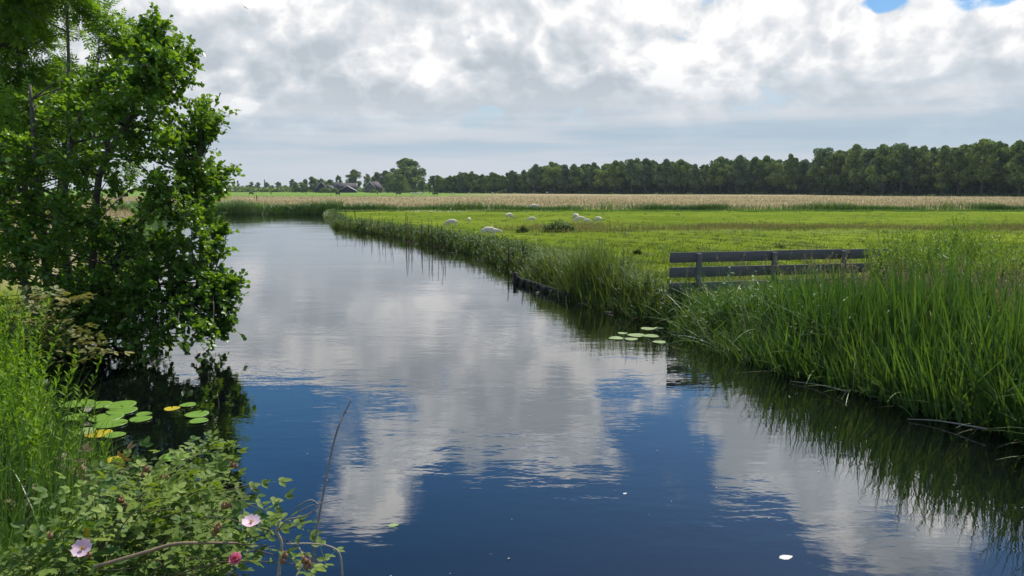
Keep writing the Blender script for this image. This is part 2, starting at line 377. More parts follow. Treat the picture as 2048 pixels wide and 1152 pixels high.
lw = t.nodes.new('ShaderNodeLayerWeight'); lw.inputs[0].default_value = .5; t.links.new(bmp.outputs[0], lw.inputs[1])
fr2 = tm('ADD', tm('MULTIPLY', tm('POWER', tm('MAXIMUM', tm('DIVIDE', tm('SUBTRACT', lw.outputs['Facing'], .50), .42), 0.), 1.5), .72), .15, True)
gl = t.nodes.new('ShaderNodeBsdfGlossy'); gl.inputs['Roughness'].default_value = 0.; t.links.new(bmp.outputs[0], gl.inputs['Normal'])
mxs = t.nodes.new('ShaderNodeMixShader'); t.links.new(fr2, mxs.inputs[0]); t.links.new(p.outputs[0], mxs.inputs[1]); t.links.new(gl.outputs[0], mxs.inputs[2]); t.links.new(mxs.outputs[0], t.nodes['Material Output'].inputs[0])
mb = MB(); mb.add([(-60, -25, 0), (330, -25, 0), (330, 94, 0), (-60, 94, 0)], np.array([[0, 1, 2, 3]])); o = mb.build('water', wm); tag(o, kind='structure')
#MARK1
def gz(x, y): return float(ground_z(np.array([[x, y]]))[0])
def proj(P):
    P = np.asarray(P, float) - np.array([0, 0, EYE]); f = np.array([0, cos(PITCH), -sin(PITCH)]); u = np.array([0, sin(PITCH), cos(PITCH)])
    d = P @ f; return 1024 + F * P[:, 0] / d, 576 - F * (P @ u) / d
ORD = 'first second third fourth fifth sixth seventh eighth ninth tenth eleventh twelfth thirteenth fourteenth fifteenth sixteenth seventeenth eighteenth nineteenth twentieth'.split()
ORD += ['twenty-' + w for w in ORD[:9]] + ['thirtieth'] + ['thirty-' + w for w in ORD[:9]] + ['fortieth'] + ['forty-' + w for w in ORD[:9]] + ['fiftieth'] + ['fifty-' + w for w in ORD[:9]] + ['sixtieth']
def ribbon_herb(mbS, mbL, base, h, az, lean, T, per, ll, start=.25, droop=.3, vs=None, stemw=.008, bend=.25):
    """upright stems with leaves all the way up; returns nothing"""
    n = len(base); C = blades(mbS, base, h, np.full(n, stemw), az, lean, np.full(n, bend), 5, v=R.random(n) if vs is None else vs)
    m = n * per; idx = np.repeat(np.arange(n), per); t = np.tile(np.linspace(start, 1, per), n) ** .9 * 5; i0 = np.minimum(t.astype(int), 4); f = (t - i0)[:, None]
    P = C[idx, i0] * (1 - f) + C[idx, i0 + 1] * f
    a = np.tile(np.arange(per) * 2.4, n) + R.normal(0, .4, m) + np.repeat(R.random(n) * 6, per)
    el = R.normal(.25 - droop, .35, m) + (t / 5) * .7
    d = np.stack([np.cos(a) * np.cos(el), np.sin(a) * np.cos(el), np.sin(el)], 1)
    s = ll * (1.1 - .55 * (t / 5)) * R.uniform(.7, 1.2, m)
    instance(mbL, T, P, frames(d, np.array([0, 0, 1.]) + R.normal(0, .25, (m, 3))), s, np.clip(np.repeat(R.random(n) * .6, per) + R.random(m) * .4, 0, 1))
def scatter(n, xr, yr, sdr=None, dens=None, far=False):
    out = []; tot = 0
    while tot < n:
        m = int(n * 1.6) + 50; x = R.uniform(*xr, m); y = R.uniform(*yr, m) if not far else 1 / R.uniform(1 / yr[1], 1 / yr[0], m)
        if far: x = R.uniform(-.78, .78, m) * y
        P = np.stack([x, y], 1); k = np.ones(m, bool)
        if far: k &= (x > xr[0]) & (x < xr[1])
        if sdr: sd = wdist(P); k &= (sd > sdr[0]) & (sd < sdr[1])
        if dens is not None: k &= R.random(m) < dens(P)
        out.append(P[k]); tot += k.sum()
        if len(out) > 60: break
    P = np.concatenate(out)[:n]; return np.column_stack([P, ground_z(P)])
def vnoise(P, s, seed=0):
    x, y = P[:, 0] / s + seed, P[:, 1] / s + seed * 1.7
    return .5 + .25 * (np.sin(x + 1.3 * np.sin(y * .9)) + np.sin(y * 1.3 + 1.7 * np.sin(x * .7 + seed)))

# materials for plants
G_reed = leaf_mat('reed_leaf', [(.025, .085, .012), (.06, .16, .02), (.11, .235, .03), (.20, .31, .07)], .27, .38, .45, (1.2, 1.25, .35))
G_dark = leaf_mat('bank_grass', [(.03, .085, .012), (.07, .16, .018), (.12, .23, .03), (.20, .26, .07)], .35, .5, .3, (1.2, 1.15, .35))
G_mead = leaf_mat('meadow_grass', [(.075, .125, .014), (.13, .18, .020), (.21, .25, .032)], .35, .9, .0, (1.2, 1.1, .3))
G_seed = leaf_mat('grass_seed', [(.16, .17, .06), (.30, .24, .13), (.40, .31, .20)], .3, .8, .1, (1.1, 1, .8))
G_hay = leaf_mat('hay_grass', [(.28, .24, .12), (.33, .275, .145), (.37, .30, .165)], .25, .8, .1, (1.1, 1, .8))
G_alder = leaf_mat('alder_leaf', [(.035, .10, .014), (.075, .18, .02), (.13, .27, .03), (.22, .36, .05)], .42, .36, .35, (1.5, 1.45, .3))
G_ash = leaf_mat('ash_leaf', [(.09, .18, .02), (.16, .28, .03), (.25, .38, .06)], .5, .5, .25, (1.25, 1.3, .35))
G_herb = leaf_mat('herb_leaf', [(.075, .16, .014), (.13, .25, .02), (.22, .36, .035)], .42, .6, .15, (1.3, 1.25, .3))
G_rose = leaf_mat('rose_leaf', [(.025, .08, .02), (.045, .135, .028), (.08, .20, .032), (.14, .29, .04), (.25, .33, .06)], .36, .5, .16, (1.4, 1.4, .35))
G_bram = leaf_mat('bramble_leaf', [(.06, .13, .025), (.11, .19, .035), (.17, .24, .05), (.28, .24, .08)], .3, .5, .2, (1.3, 1.2, .5))
G_will = leaf_mat('willow_leaf', [(.06, .14, .025), (.13, .24, .04), (.26, .38, .08)], .4, .45, .35, (1.3, 1.2, .35))
G_tree = leaf_mat('far_foliage', [(.045, .10, .025), (.10, .18, .04), (.18, .27, .06), (.28, .36, .09)], .25, .7, .1, (1.3, 1.2, .35))
G_bark = plain('bark', (.14, .12, .095), .9, (.055, .047, .038), 14, .6, stretch=(1, 1, .25))
G_dry = leaf_mat('dry_seed', [(.05, .03, .018), (.10, .06, .035), (.16, .10, .055)], .1, .8, .1, (1, 1, 1))
G_stem = leaf_mat('dry_stem', [(.30, .25, .19), (.42, .38, .31)], .05, .6, .3, (1, 1, 1))

# ------------------------------------------------------------------ meadow, hay and bank grass
def low_lands(P): return (P[:, 0] > -.3 * P[:, 1] - 3)
b = scatter(95000, (-30, 90), (15, 88), (.1, 900), lambda P: low_lands(P) * 1., far=True); n = len(b)
mb = MB(); blades(mb, b, R.uniform(.04, .09, n) * (1 + .6 * vnoise(b, 3)), R.uniform(.012, .03, n), R.uniform(0, 6.3, n), R.uniform(.1, .7, n), R.uniform(.2, 1.2, n), 2,
    v=np.clip(vnoise(b, 4.5) * .5 + R.random(n) * .5, 0, 1))
tag(mb.build('meadow_grass', G_mead), 'short bright green grazed grass covering the sheep meadow', 'grass', kind='stuff')
def rz(P): return np.clip(1 - np.abs(P[:, 1] + 4 * (vnoise(P, 6, 3) - .5) - 47.5) / 4.5, 0, 1) * np.clip((P[:, 0] + 2) / 8, 0, 1) * np.clip(vnoise(P, 2.6, 7) * 1.5 - .1, .08, 1)
b = scatter(15000, (-2, 42), (40, 56), None, rz); n = len(b)
mb = MB(); blades(mb, b, R.uniform(.15, .42, n), R.uniform(.015, .04, n), R.uniform(0, 6.3, n), R.uniform(.05, .5, n), R.uniform(.2, 1., n), 2, v=np.clip(R.random(n) * .7 + .3 * vnoise(b, 2), 0, 1))
tag(mb.build('rough_grass', leaf_mat('rough_grass', [(.08, .15, .02), (.13, .21, .03), (.20, .24, .06), (.33, .25, .15)], .3, .8, .1)), 'strip of ungrazed brownish grass crossing the middle of the meadow', 'grass', kind='stuff')
b = scatter(80000, (-190, 260), (94, 290), None, None, far=True)
k = (b[:, 0] > -200); b = b[k]; n = len(b)
mb = MB(); blades(mb, b, R.uniform(.2, .5, n) * (.7 + .5 * vnoise(b, 9)), R.uniform(.03, .07, n) * b[:, 1] / 120, R.uniform(0, 6.3, n), R.uniform(0, .4, n), R.uniform(.1, .8, n), 2, v=np.clip(vnoise(b, 14, 5) * .6 + R.random(n) * .45, 0, 1))
bl = scatter(20000, (-60, -9), (17, 94), (.9, 90), lambda P: (~low_lands(P)) * 1.); n = len(bl)
blades(mb, bl, R.uniform(.25, .6, n), R.uniform(.02, .05, n), R.uniform(0, 6.3, n), R.uniform(0, .4, n), R.uniform(.1, .8, n), 2)
tag(mb.build('hay_grass', G_hay), 'tall pinkish tan seeding grass of the hay field beyond the ditch', 'grass', kind='stuff')
# reeds across the far end of the canal and along the ditch
mb = MB()
b = scatter(11000, (-50, -20.6), (87.6, 91.2), (-.35, 3)); n = len(b)
blades(mb, b, R.uniform(.8, 1.5, n) * (.6 + .5 * vnoise(b, 1.8)), R.uniform(.03, .065, n), R.choice([0, 3.14], n) + R.normal(0, .6, n), R.uniform(.0, .35, n), R.uniform(.2, 1.1, n), 3, v=np.clip(.35 * (b[:, 0] < -29) * R.random(n) + R.random(n) * .5 + .35 * vnoise(b, 1.1, 4), 0, 1), twist=1.2)
b = scatter(26000, (-21, 125), (90.4, 93.4), (-.3, 3), lambda P: np.clip(vnoise(P, 3.1, 2) * 1.6 - .25, .12, 1)); n = len(b)
blades(mb, b, R.uniform(.6, 1.2, n) * (.5 + .75 * vnoise(b, 2.3, 2)), R.uniform(.04, .09, n), R.choice([0, 3.14], n) + R.normal(0, .6, n), R.uniform(.0, .35, n), R.uniform(.2, 1.1, n), 3, v=np.clip(R.random(n) * .6 + .3 * vnoise(b, 5, 1), 0, 1), twist=1.2)
b = scatter(16000, (-23, 90), (84.6, 87.9), (-.4, 2.5)); n = len(b)
blades(mb, b, R.uniform(.12, .4, n), R.uniform(.04, .07, n), R.uniform(0, 6.3, n), R.uniform(.0, .4, n), R.uniform(.2, 1.1, n), 2, v=R.uniform(.4, 1, n))
tag(mb.build('ditch_reeds', G_reed), 'dark green reeds fringing the far ditch and the end of the canal', 'reeds', kind='stuff')
# right bank edge, from the fence out to the far corner
mb = MB()
b = scatter(34000, (-23, 4.5), (15.6, 86), (-.28, 1.5), lambda P: low_lands(P) * np.clip(30 / P[:, 1], .2, 1)); n = len(b); sd = wdist(b[:, :2])
h = R.uniform(.2, .5, n) * (.55 + .7 * vnoise(b, 1.6, 4)) * np.clip(1.15 - b[:, 1] / 160, .7, 1) * np.clip(1.2 - .62 * sd, .22, 1.2)
blades(mb, b, h, R.uniform(.012, .024, n) * np.clip(b[:, 1] / 22, .8, 2.4), R.uniform(0, 6.3, n), R.uniform(.05, .7, n), R.uniform(.3, 1.5, n), 3, v=np.clip(R.random(n) * .55 + .45 * vnoise(b, 2.2, 6) - .15 * (sd < .1) + np.clip((b[:, 1] - 55) / 60, 0, .3), 0, 1))
b = scatter(9000, (-14, 4), (19, 60), (.8, 3.2), lambda P: low_lands(P) * np.clip(26 / P[:, 1], .2, 1)); n = len(b)
blades(mb, b, R.uniform(.08, .22, n), R.uniform(.012, .024, n) * np.clip(b[:, 1] / 22, .8, 2.), R.uniform(0, 6.3, n), R.uniform(.05, .7, n), R.uniform(.3, 1.5, n), 2, v=R.uniform(.5, 1, n))
# tussock of tall grass
c = at(1170, 590, 19.8); b = c + np.column_stack([R.normal(0, .42, 900), R.normal(0, .5, 900), np.zeros(900)]); b[:, 2] = ground_z(b[:, :2]); n = 900
blades(mb, b, R.uniform(.7, 1.3, n), R.uniform(.012, .022, n), R.uniform(0, 6.3, n), R.uniform(0, .3, n), R.uniform(.2, 1.3, n), 5, v=R.uniform(.1, .9, n))
b = scatter(3800, (-2.5, 3.2), (16.3, 24), (-.15, 1.6)); n = len(b)
blades(mb, b, R.uniform(.45, .95, n), R.uniform(.01, .02, n), R.uniform(0, 6.3, n), R.uniform(0, .4, n), R.uniform(.3, 1.6, n), 4, v=R.uniform(.2, 1, n))
tag(mb.build('bank_grass', G_dark), 'rank grass hanging over the water along the right canal bank', 'grass', kind='stuff')
# broad-leaved weeds mixed along the same bank
ms, ml = MB(), MB()
b = scatter(1500, (-22, 4.5), (15.6, 80), (-.1, 1.1), lambda P: low_lands(P) * np.clip(26 / P[:, 1], .25, 1)); n = len(b)
ribbon_herb(ms, ml, b, R.uniform(.2, .6, n), R.uniform(0, 6.3, n), R.uniform(0, .25, n), T_leaf(.42), 15, .13, droop=.3)
o = ml.build('bank_weeds', leaf_mat('weed_leaf', [(.028, .07, .014), (.055, .12, .02), (.10, .18, .035)], .35, .5, .3)); tag(o, 'leafy nettles and weeds growing in the right bank grass', 'weeds', kind='stuff')
ms.build('stem', G_dark, o)

# reed bed in the right foreground
mb = MB()
b = scatter(6800, (3.2, 13), (5.2, 15.9), (-.35, 2.1), lambda P: np.clip(9.5 / P[:, 1], .3, 1)); n = len(b); sd = wdist(b[:, :2]); b[:, 2] = np.maximum(b[:, 2], -.25)
H = np.clip(1.26 + (12.5 - b[:, 1]) * .125, .72, 1.85) * (.74 + .42 * vnoise(b, .55, 3)) * np.where(sd < -.05, .85, 1) * np.where(b[:, 1] > 13.2, np.clip((b[:, 0] - 2.9) / 2.6, .5, 1), 1)
az = R.normal(pi * 1.12, 1.5, n); cl = vnoise(b, .8, 8)
blades(mb, b, H * R.uniform(.5, 1.1, n), R.uniform(.018, .042, n), az, np.where(sd < .1, R.uniform(.0, .55, n), R.uniform(.0, .22, n)), R.gamma(1.1, .26, n), 6, v=np.clip(R.beta(2, 2.8, n) * .75 + .4 * (cl - .4), 0, 1), twist=R.uniform(.3, 2.8, n))
b = scatter(2600, (3.2, 12), (5.2, 15.9), (-.3, 1.8)); n = len(b); b[:, 2] = np.maximum(b[:, 2], -.2)
blades(mb, b, R.uniform(.4, 1.1, n), R.uniform(.006, .012, n), R.uniform(0, 6.3, n), R.uniform(.0, .5, n), R.gamma(2, .4, n), 5, v=R.uniform(.3, 1, n), twist=R.uniform(.3, 2.8, n))
b = scatter(420, (3.4, 9), (5.6, 15.5), (-.35, .9)); n = len(b); b[:, 2] = np.maximum(b[:, 2], 0)
blades(mb, b, R.uniform(.6, 1.5, n), R.uniform(.014, .026, n), R.normal(pi * 1.1, 1.2, n), R.uniform(.6, 1.35, n), R.uniform(-.1, .9, n), 6, v=R.uniform(.35, 1, n), twist=R.uniform(1.2, 1.9, n))
tag(mb.build('reed_bed', G_reed), 'dense dark green reeds leaning over the water in the right foreground', 'reeds', kind='stuff')
# dead straw and broad weeds inside the bed
mb = MB(); b = scatter(520, (3.4, 11), (5.4, 15.5), (-.3, 1.2)); n = len(b); b[:, 2] = np.maximum(b[:, 2], 0)
blades(mb, b, R.uniform(.4, 1.2, n), R.uniform(.006, .014, n), R.uniform(0, 6.3, n), R.uniform(.3, 1.5, n), R.uniform(0, .8, n), 5)
tag(mb.build('dead_straw', leaf_mat('dead_straw', [(.22, .17, .09), (.36, .31, .19), (.50, .46, .34)], .2, .7, .1, (1, 1, .8))), 'bleached dead reed straw caught among the right foreground reeds', 'straw', kind='stuff')
ms, ml = MB(), MB(); b = scatter(150, (3.4, 11), (6, 15), (.0, 1.3)); n = len(b)
ribbon_herb(ms, ml, b, R.uniform(.35, .95, n), R.uniform(0, 6.3, n), R.uniform(0, .3, n), T_leaf(.5), 12, .15, start=.15, droop=.35)
o = ml.build('water_dock_leaves', leaf_mat('dock_leaf', [(.05, .13, .03), (.10, .20, .06), (.16, .27, .09)], .3, .55, .2)); tag(o, 'broad leaved weeds growing between the right foreground reeds', 'weeds', kind='stuff'); ms.build('stem', G_reed, o)
# lighter grass with seed heads behind it
mb = MB(); ms2 = MB()
b = scatter(15000, (3.2, 20), (7.5, 19.5), (1.3, 6.5), lambda P: np.clip(11 / P[:, 1], .3, 1)); n = len(b); fr = (b[:, 1] > 16)
lowl = np.where((b[:, 1] > 13.2), np.clip((b[:, 0] - 2.9) / 2.6, .55, 1), 1)
hh = lowl * np.where(fr, R.uniform(.25, .5, n), R.uniform(.6, 1.05, n)) * np.where((b[:, 1] > 12.5) & ~fr, .85, 1)
blades(mb, b, hh, R.uniform(.008, .018, n), R.uniform(0, 6.3, n), R.uniform(0, .4, n), R.uniform(.2, 1.5, n), 4, v=R.uniform(.35, 1, n))
tag(mb.build('tall_grass', leaf_mat('tall_grass', [(.05, .12, .015), (.10, .19, .025), (.17, .25, .045), (.28, .27, .11)], .38, .5, .3, (1.2, 1.15, .35))), 'light green tall grass behind the right reeds and under the fence', 'grass', kind='stuff')
b = scatter(1700, (3.2, 17), (8, 18), (1.2, 6.), lambda P: np.clip(.15 + .85 * (vnoise(P, 1.3, 9) > .62) + (P[:, 0] / P[:, 1] > .6), 0, 1)); n = len(b)
C = blades(ms2, b, R.uniform(.85, 1.25, n), np.full(n, .004), R.uniform(0, 6.3, n), R.uniform(0, .3, n), R.uniform(.1, .6, n), 4, v=R.random(n))
m = 12; idx = np.repeat(np.arange(n), m); tt = np.tile(np.linspace(0, 1, m), n)[:, None]
Pp = C[idx, 4] * tt + C[idx, 3] * (1 - tt); Pp = Pp + R.normal(0, .014, Pp.shape) * (1.3 - tt)
dd = nrm(C[idx, 4] - C[idx, 3]) + R.normal(0, .45, Pp.shape)
instance(ms2, T_leaf(.35), Pp, frames(dd, R.normal(0, 1, Pp.shape)), R.uniform(.03, .055, len(Pp)), R.random(len(Pp)))
tag(ms2.build('seed_heads', G_seed), 'brownish seeding grass heads standing above the right bank', 'grass', kind='stuff')
# tufts left standing in the grazed meadow and specks on the water
c = scatter(1500, (-16, 60), (17, 85), (1.5, 300), lambda P: low_lands(P) * 1., far=True); nt_ = 26; b = np.repeat(c, nt_, 0) + np.column_stack([R.normal(0, .13, (len(c) * nt_, 2)), np.zeros(len(c) * nt_)]); n = len(b); mb = MB()
blades(mb, b, R.uniform(.06, .2, n) * np.repeat(R.uniform(.6, 1.4, len(c)), nt_), R.uniform(.012, .025, n), R.uniform(0, 6.3, n), R.uniform(.1, .8, n), R.uniform(.2, 1.2, n), 2, v=np.repeat(R.uniform(0, .8, len(c)), nt_))
tag(mb.build('meadow_tufts', G_dark), 'scattered darker tufts left standing in the grazed meadow', 'grass', kind='stuff')
mb = MB(); n = 110; P = np.column_stack([R.uniform(-2.5, 5, n), R.uniform(4.5, 14, n), np.full(n, .006)]); P = P[wdist(P[:, :2]) < -.3]
instance(mb, T_leaf(.7), P, frames(np.column_stack([R.normal(0, 1, (len(P), 2)), np.zeros(len(P))]), np.tile([0, 0, 1.], (len(P), 1))), R.uniform(.008, .022, len(P)), R.uniform(.5, 1, len(P)))
tag(mb.build('floating_fluff', G_stem), 'tiny pale seeds and fluff drifting on the open water', 'seeds', kind='stuff')
# young willow shoots right of the fence: separate plants
TW = T_leaf(.26, 'lance')
WN = ['beside the end of the fence rail', 'just right of the fence end', 'with the leafiest crown right of the fence', 'behind the tan grass at the right', 'with the tallest shoot at the right of the meadow', 'closest to the right picture edge']
for k, (px, py, Yd, rr, ns) in enumerate([(1800, 456, 15.2, .65, 85), (1850, 450, 14.6, .7, 95), (1885, 442, 15.6, .7, 95), (1915, 466, 13.6, .7, 80), (1950, 426, 15.8, .5, 75), (2025, 460, 14.4, .7, 70)]):
    c = at(px, py, Yd); x0, y0 = c[0], c[1]; z0 = gz(x0, y0); htop = c[2] - z0
    r_ = empty('willow_shrub', (x0, y0, z0)); tag(r_, 'light green leafy willow shrub ' + WN[k], 'shrub', 'willow shoots right of the fence')
    ms, ml = MB(), MB(); bb = np.column_stack([R.normal(0, rr * .28, ns), R.normal(0, .18, ns), np.zeros(ns)])
    ribbon_herb(ms, ml, bb, R.uniform(.6, 1.0, ns) * htop, R.uniform(0, 6.3, ns), R.uniform(.0, .42, ns), TW, 60, .115, start=.1, droop=-.1)
    ml.build('foliage', G_will, r_); ms.build('stem', G_bark, r_)

# ------------------------------------------------------------------ fence and timber shoring
wood = plain('weathered_board', (.20, .185, .17), .85, (.085, .078, .07), 22, .5, stretch=(.12, 1, 1.4))
fr_ = empty('board_fence', (0, 0, 0)); tag(fr_, 'dark grey board fence with three wide rails running back from the canal edge', 'fence')
A = at(1340, 505, 16.2); Bq = at(1775, 498, 17.4); Bq[2] = A[2]
dv = Bq - A; Lf = np.linalg.norm(dv[:2]); rz_ = math.atan2(dv[1], dv[0]); ux = np.array([cos(rz_), sin(rz_), 0]); un = np.array([-sin(rz_), cos(rz_), 0])
fr_.location = (A[0], A[1], 0)
bh = .225; J = [0, 2.5, 4.27, Lf + .25]
for lv in range(3):
    zc_ = A[2] - bh / 2 - lv * .335
    a0 = 0
    for s0, s1 in zip(J[:-1], J[1:]):
        m_ = MB(); q = ux * (s0 + s1) / 2; box(m_, (q[0], q[1], zc_ + R.normal(0, .004)), (s1 - s0 - .006, .035, bh), rz_, bev=.004); m_.build('rail_board', wood, fr_)
for s0 in (.66, 2.5, 4.27):
    m_ = MB(); q = ux * s0 + un * -.0705; box(m_, (q[0], q[1], (A[2] - .03 - .4) / 2), (.10, .10, A[2] - .03 + .4), rz_, bev=.01); m_.build('fence_post', wood, fr_)
# palisade
pal = plain('wet_timber', (.022, .018, .014), .7, (.008, .007, .006), 16, .8, stretch=(1, 1, .2))
pr = empty('timber_shoring', (0, 0, 0)); tag(pr, 'dark wet timber shoring holding the right bank at the waterline', 'shoring')
m_ = MB(); p0 = on(1035, 566); p1 = on(1140, 602); q = (p0 + p1) / 2; dl = p1 - p0; box(m_, (q[0], q[1] , .08), (np.linalg.norm(dl), .05, .24), math.atan2(dl[1], dl[0])); m_.build('plank', pal, pr)
for f_ in np.linspace(0, 1, 8):
    m_ = MB(); q = p0 + dl * f_; hh_ = .34 if f_ == 0 else R.uniform(.14, .24); tube(m_, [(q[0] - .06, q[1] - .05, -.5), (q[0] - .06, q[1] - .05, hh_)], .06 if f_ else .08, 8); m_.build('pile', pal, pr)

# ------------------------------------------------------------------ dock stalks and thistles on the right bank
def dock(px, py_top, Yd, label, cat='dock', group='dried dock stalks on the right bank', green=False, name='dock_plant'):
    c = at(px, py_top, Yd); z0 = gz(c[0], c[1]); h = max(c[2] - z0, .4)
    r_ = empty(name, (c[0], c[1], z0)); tag(r_, label, cat, group)
    ms, ml = MB(), MB(); ns = 2 if not green else 1
    for k in range(ns):
        hh = h * (1 if k == 0 else R.uniform(.7, .9)); top = np.array([R.normal(0, .08), R.normal(0, .08), hh]); pts = spline([(0, 0, 0), top * .5 + R.normal(0, .01, 3), top], 7)
        tube(ms, pts, np.linspace(.006, .003, 7) * (Yd / 24), 4); ms.build('stem', G_dry if not green else G_dark, r_); ms = MB()
        if green:
            m = 34; t = np.linspace(.12, 1, m); P = np.array([np.interp(t, np.linspace(0, 1, 7), pts[:, q]) for q in range(3)]).T
            a = np.arange(m) * 2.4; d = np.stack([np.cos(a), np.sin(a), .35 + t], 1); instance(ml, T_leaf(.35), P, frames(d, np.array([0, 0, 1.]) + R.normal(0, .2, (m, 3))), .17 * (1.15 - .8 * t), R.random(m))
        else:
            m = 90; t = R.uniform(.35, 1, m); P = np.array([np.interp(t, np.linspace(0, 1, 7), pts[:, q]) for q in range(3)]).T + R.normal(0, .016, (m, 3)) * (1.4 - t)[:, None]
            instance(ml, T_leaf(.8), P, frames(R.normal(0, 1, (m, 3)), R.normal(0, 1, (m, 3))), R.uniform(.02, .04, m), R.random(m))
            tube(ml, pts[2:], np.linspace(.012, .006, 5), 4)
        if not green: ml.build('seed_head', G_dry, r_); ml = MB()
    if green: ml.build('foliage', G_dark, r_)
dk = [(672, 404, 66), (690, 412, 62), (710, 408, 60), (726, 430, 50), (742, 427, 49), (756, 421, 47), (768, 436, 44), (779, 432, 43), (811, 423, 40), (816, 432, 40), (822, 438, 39), (842, 440, 38), (858, 436, 37), (866, 440, 36), (880, 446, 35), (893, 450, 33), (1018, 478, 27), (1047, 482, 26)]
for k, (a, b_, c_) in enumerate(dk):
    dock(a, b_, c_, f'dark brown dried dock stalk, {ORD[k]} from the left along the right bank')
for (a, b_, c_, l_) in [(1200, 492, 19.6, 'leafy green thistle beside the tall grass tussock'), (1241, 501, 18.8, 'leafy green thistle second from the fence'), (1254, 489, 18.9, 'tallest leafy green thistle left of the fence'), (1290, 540, 17.2, 'bushy green nettle at the left end of the fence'), (1316, 552, 16.6, 'green nettle touching the left end of the fence')]:
    dock(a, b_, c_, l_, 'plant', 'green thistles and nettles left of the fence', True, 'thistle_plant')
for (px, py, wd_, ht_, l_) in [(1117, 462, 60, 24, 'large dark green nettle clump in the middle of the meadow'), (1045, 463, 22, 12, 'small dark green nettle clump left of the large one'), (1735 - 460, 505, 12, 10, 'low weed tuft in the meadow above the bank thistles'), (1560, 495, 16, 5, 'low dark weed tuft in the meadow just above the fence rail')]:
    c = on(px, py, .45); r_ = empty('nettle_clump', (c[0], c[1], gz(c[0], c[1]))); tag(r_, l_, 'nettles', 'weed clumps standing in the meadow')
    n = int(wd_ * 4); sx = wd_ / F * c[1] / 2; bb = np.column_stack([R.uniform(-1, 1, n) * sx, R.normal(0, sx * .3, n), np.zeros(n)]); ms, ml = MB(), MB()
    ribbon_herb(ms, ml, bb, ht_ / F * c[1] * R.uniform(.5, 1, n) * (1.1 - .6 * np.abs(bb[:, 0] / sx)), R.uniform(0, 6.3, n), R.uniform(0, .3, n), T_leaf(.4), 10, .16)
    ml.build('foliage', G_dark, r_); ms.build('stem', G_dark, r_)

# ------------------------------------------------------------------ alder and ash on the left bank
def tree_from(name, label, cat, base, trunks, targets, leafT, leaf_mat_, ls, per, twig_n, twig_l, up=.35, compound=False, group=None, twigs_from=.3):
    r_ = empty(name, base); tag(r_, label, cat, group); B0 = np.array(base); mw, ml = MB(), MB()
    TR = []
    for (tp, tr) in trunks:
        pts = spline(np.array(tp) - B0, 14); tube(mw, pts, np.linspace(tr, tr * .25, 14), 8); TR.append((pts, tr))
    P_, D_, Vv = [], [], []
    for T in targets:
        T = np.array(T) - B0; best = None
        for pts, tr in TR:
            cand = np.linalg.norm(pts[:, :2] - T[:2], axis=1) * 1. + np.abs(pts[:, 2] - (T[2] - np.linalg.norm(pts[:, :2] - T[:2], axis=1) * up)) * 1.
            i_ = int(np.argmin(cand)); best = (cand[i_], pts[i_]) if best is None or cand[i_] < best[0] else best
        s = best[1]; Ld = np.linalg.norm(T - s); mid = s * .5 + T * .5 + R.normal(0, .07, 3) * Ld + np.array([0, 0, .06 * Ld])
        pts = spline([s, mid, T], 9); tube(mw, pts, np.linspace(.006 + .010 * Ld, .003, 9), 4)
        bv = R.random() * .55
        for k in range(twig_n):
            f = R.uniform(twigs_from, 1) * 8; i0 = min(int(f), 7); p = pts[i0] + (pts[i0 + 1] - pts[i0]) * (f - i0); dr = nrm(pts[i0 + 1] - pts[i0])
            d = nrm(dr + R.normal(0, .75, 3) + np.array([0, 0, .1])); 
            if k == 0: p = pts[6]; d = dr
            tl = twig_l * R.uniform(.5, 1.1); q = p + d * tl
            if not compound: tube(mw, [p, (p + q) / 2 + R.normal(0, .01, 3), q], [.004, .003, .002], 3)
            t = np.linspace(.1, 1, per)[:, None]; P_.append(p + (q - p) * t)
            dd = d[None] * .6 + R.normal(0, .65, (per, 3)) + np.array([0, 0, -.12]); D_.append(dd); Vv.append(np.clip(bv + R.random(per) * .45, 0, 1))
    P_ = np.concatenate(P_); D_ = np.concatenate(D_); m = len(P_)
    nn = np.array([.15, .25, 1.]) + R.normal(0, .45, (m, 3))
    instance(ml, leafT, P_, frames(D_, nn), ls * R.uniform(.7, 1.25, m), np.concatenate(Vv))
    mw.build('trunk', G_bark, r_, smooth=True); ml.build('crown', leaf_mat_, r_); return r_
EDGE = np.array([(-60, 330), (40, 318), (60, 330), (92, 345), (104, 398), (150, 402), (185, 412), (210, 430), (240, 444), (262, 425), (275, 380), (300, 385), (330, 405), (345, 440), (360, 450), (380, 425), (400, 432), (430, 440), (455, 452), (475, 420), (490, 395), (515, 400), (540, 430), (565, 470), (590, 465), (605, 400), (630, 405), (655, 455), (675, 440), (690, 385), (710, 340), (728, 290)])
tg = []
for py, px in EDGE[2:]:
    Yd = 14 + R.normal(0, .5) - (.9 if py > 600 else 0); tg.append(at(px - 14, py + 14, Yd))
    tg.append(at(px - R.uniform(25, 60), py + R.normal(0, 12), Yd + R.normal(0, .5)))
tg += [at(*q) for q in [(312, 62, 14.), (300, 80, 14.1), (322, 85, 13.9), (382, 106, 14.1), (372, 110, 14), (470, 572, 13.6), (440, 560, 13.6), (455, 656, 13.), (445, 350, 14.4), (255, 705, 12.9), (200, 715, 13.), (160, 700, 13.2)]]
for q in [(474, 572, 13.5), (455, 566, 13.5), (430, 560, 13.5), (464, 580, 13.4), (460, 655, 13.), (440, 650, 13.), (420, 645, 13.), (448, 664, 13.), (455, 345, 14.3), (440, 352, 14.3), (430, 372, 14.3), (450, 455, 13.9), (436, 448, 13.9), (420, 440, 13.9), (443, 236, 14.1), (430, 246, 14.1), (418, 232, 14.1), (300, 48, 14.1), (318, 56, 14.)]: tg.append(at(*q)); tg.append(at(q[0] - 18, q[1] + 6, q[2] + .15))
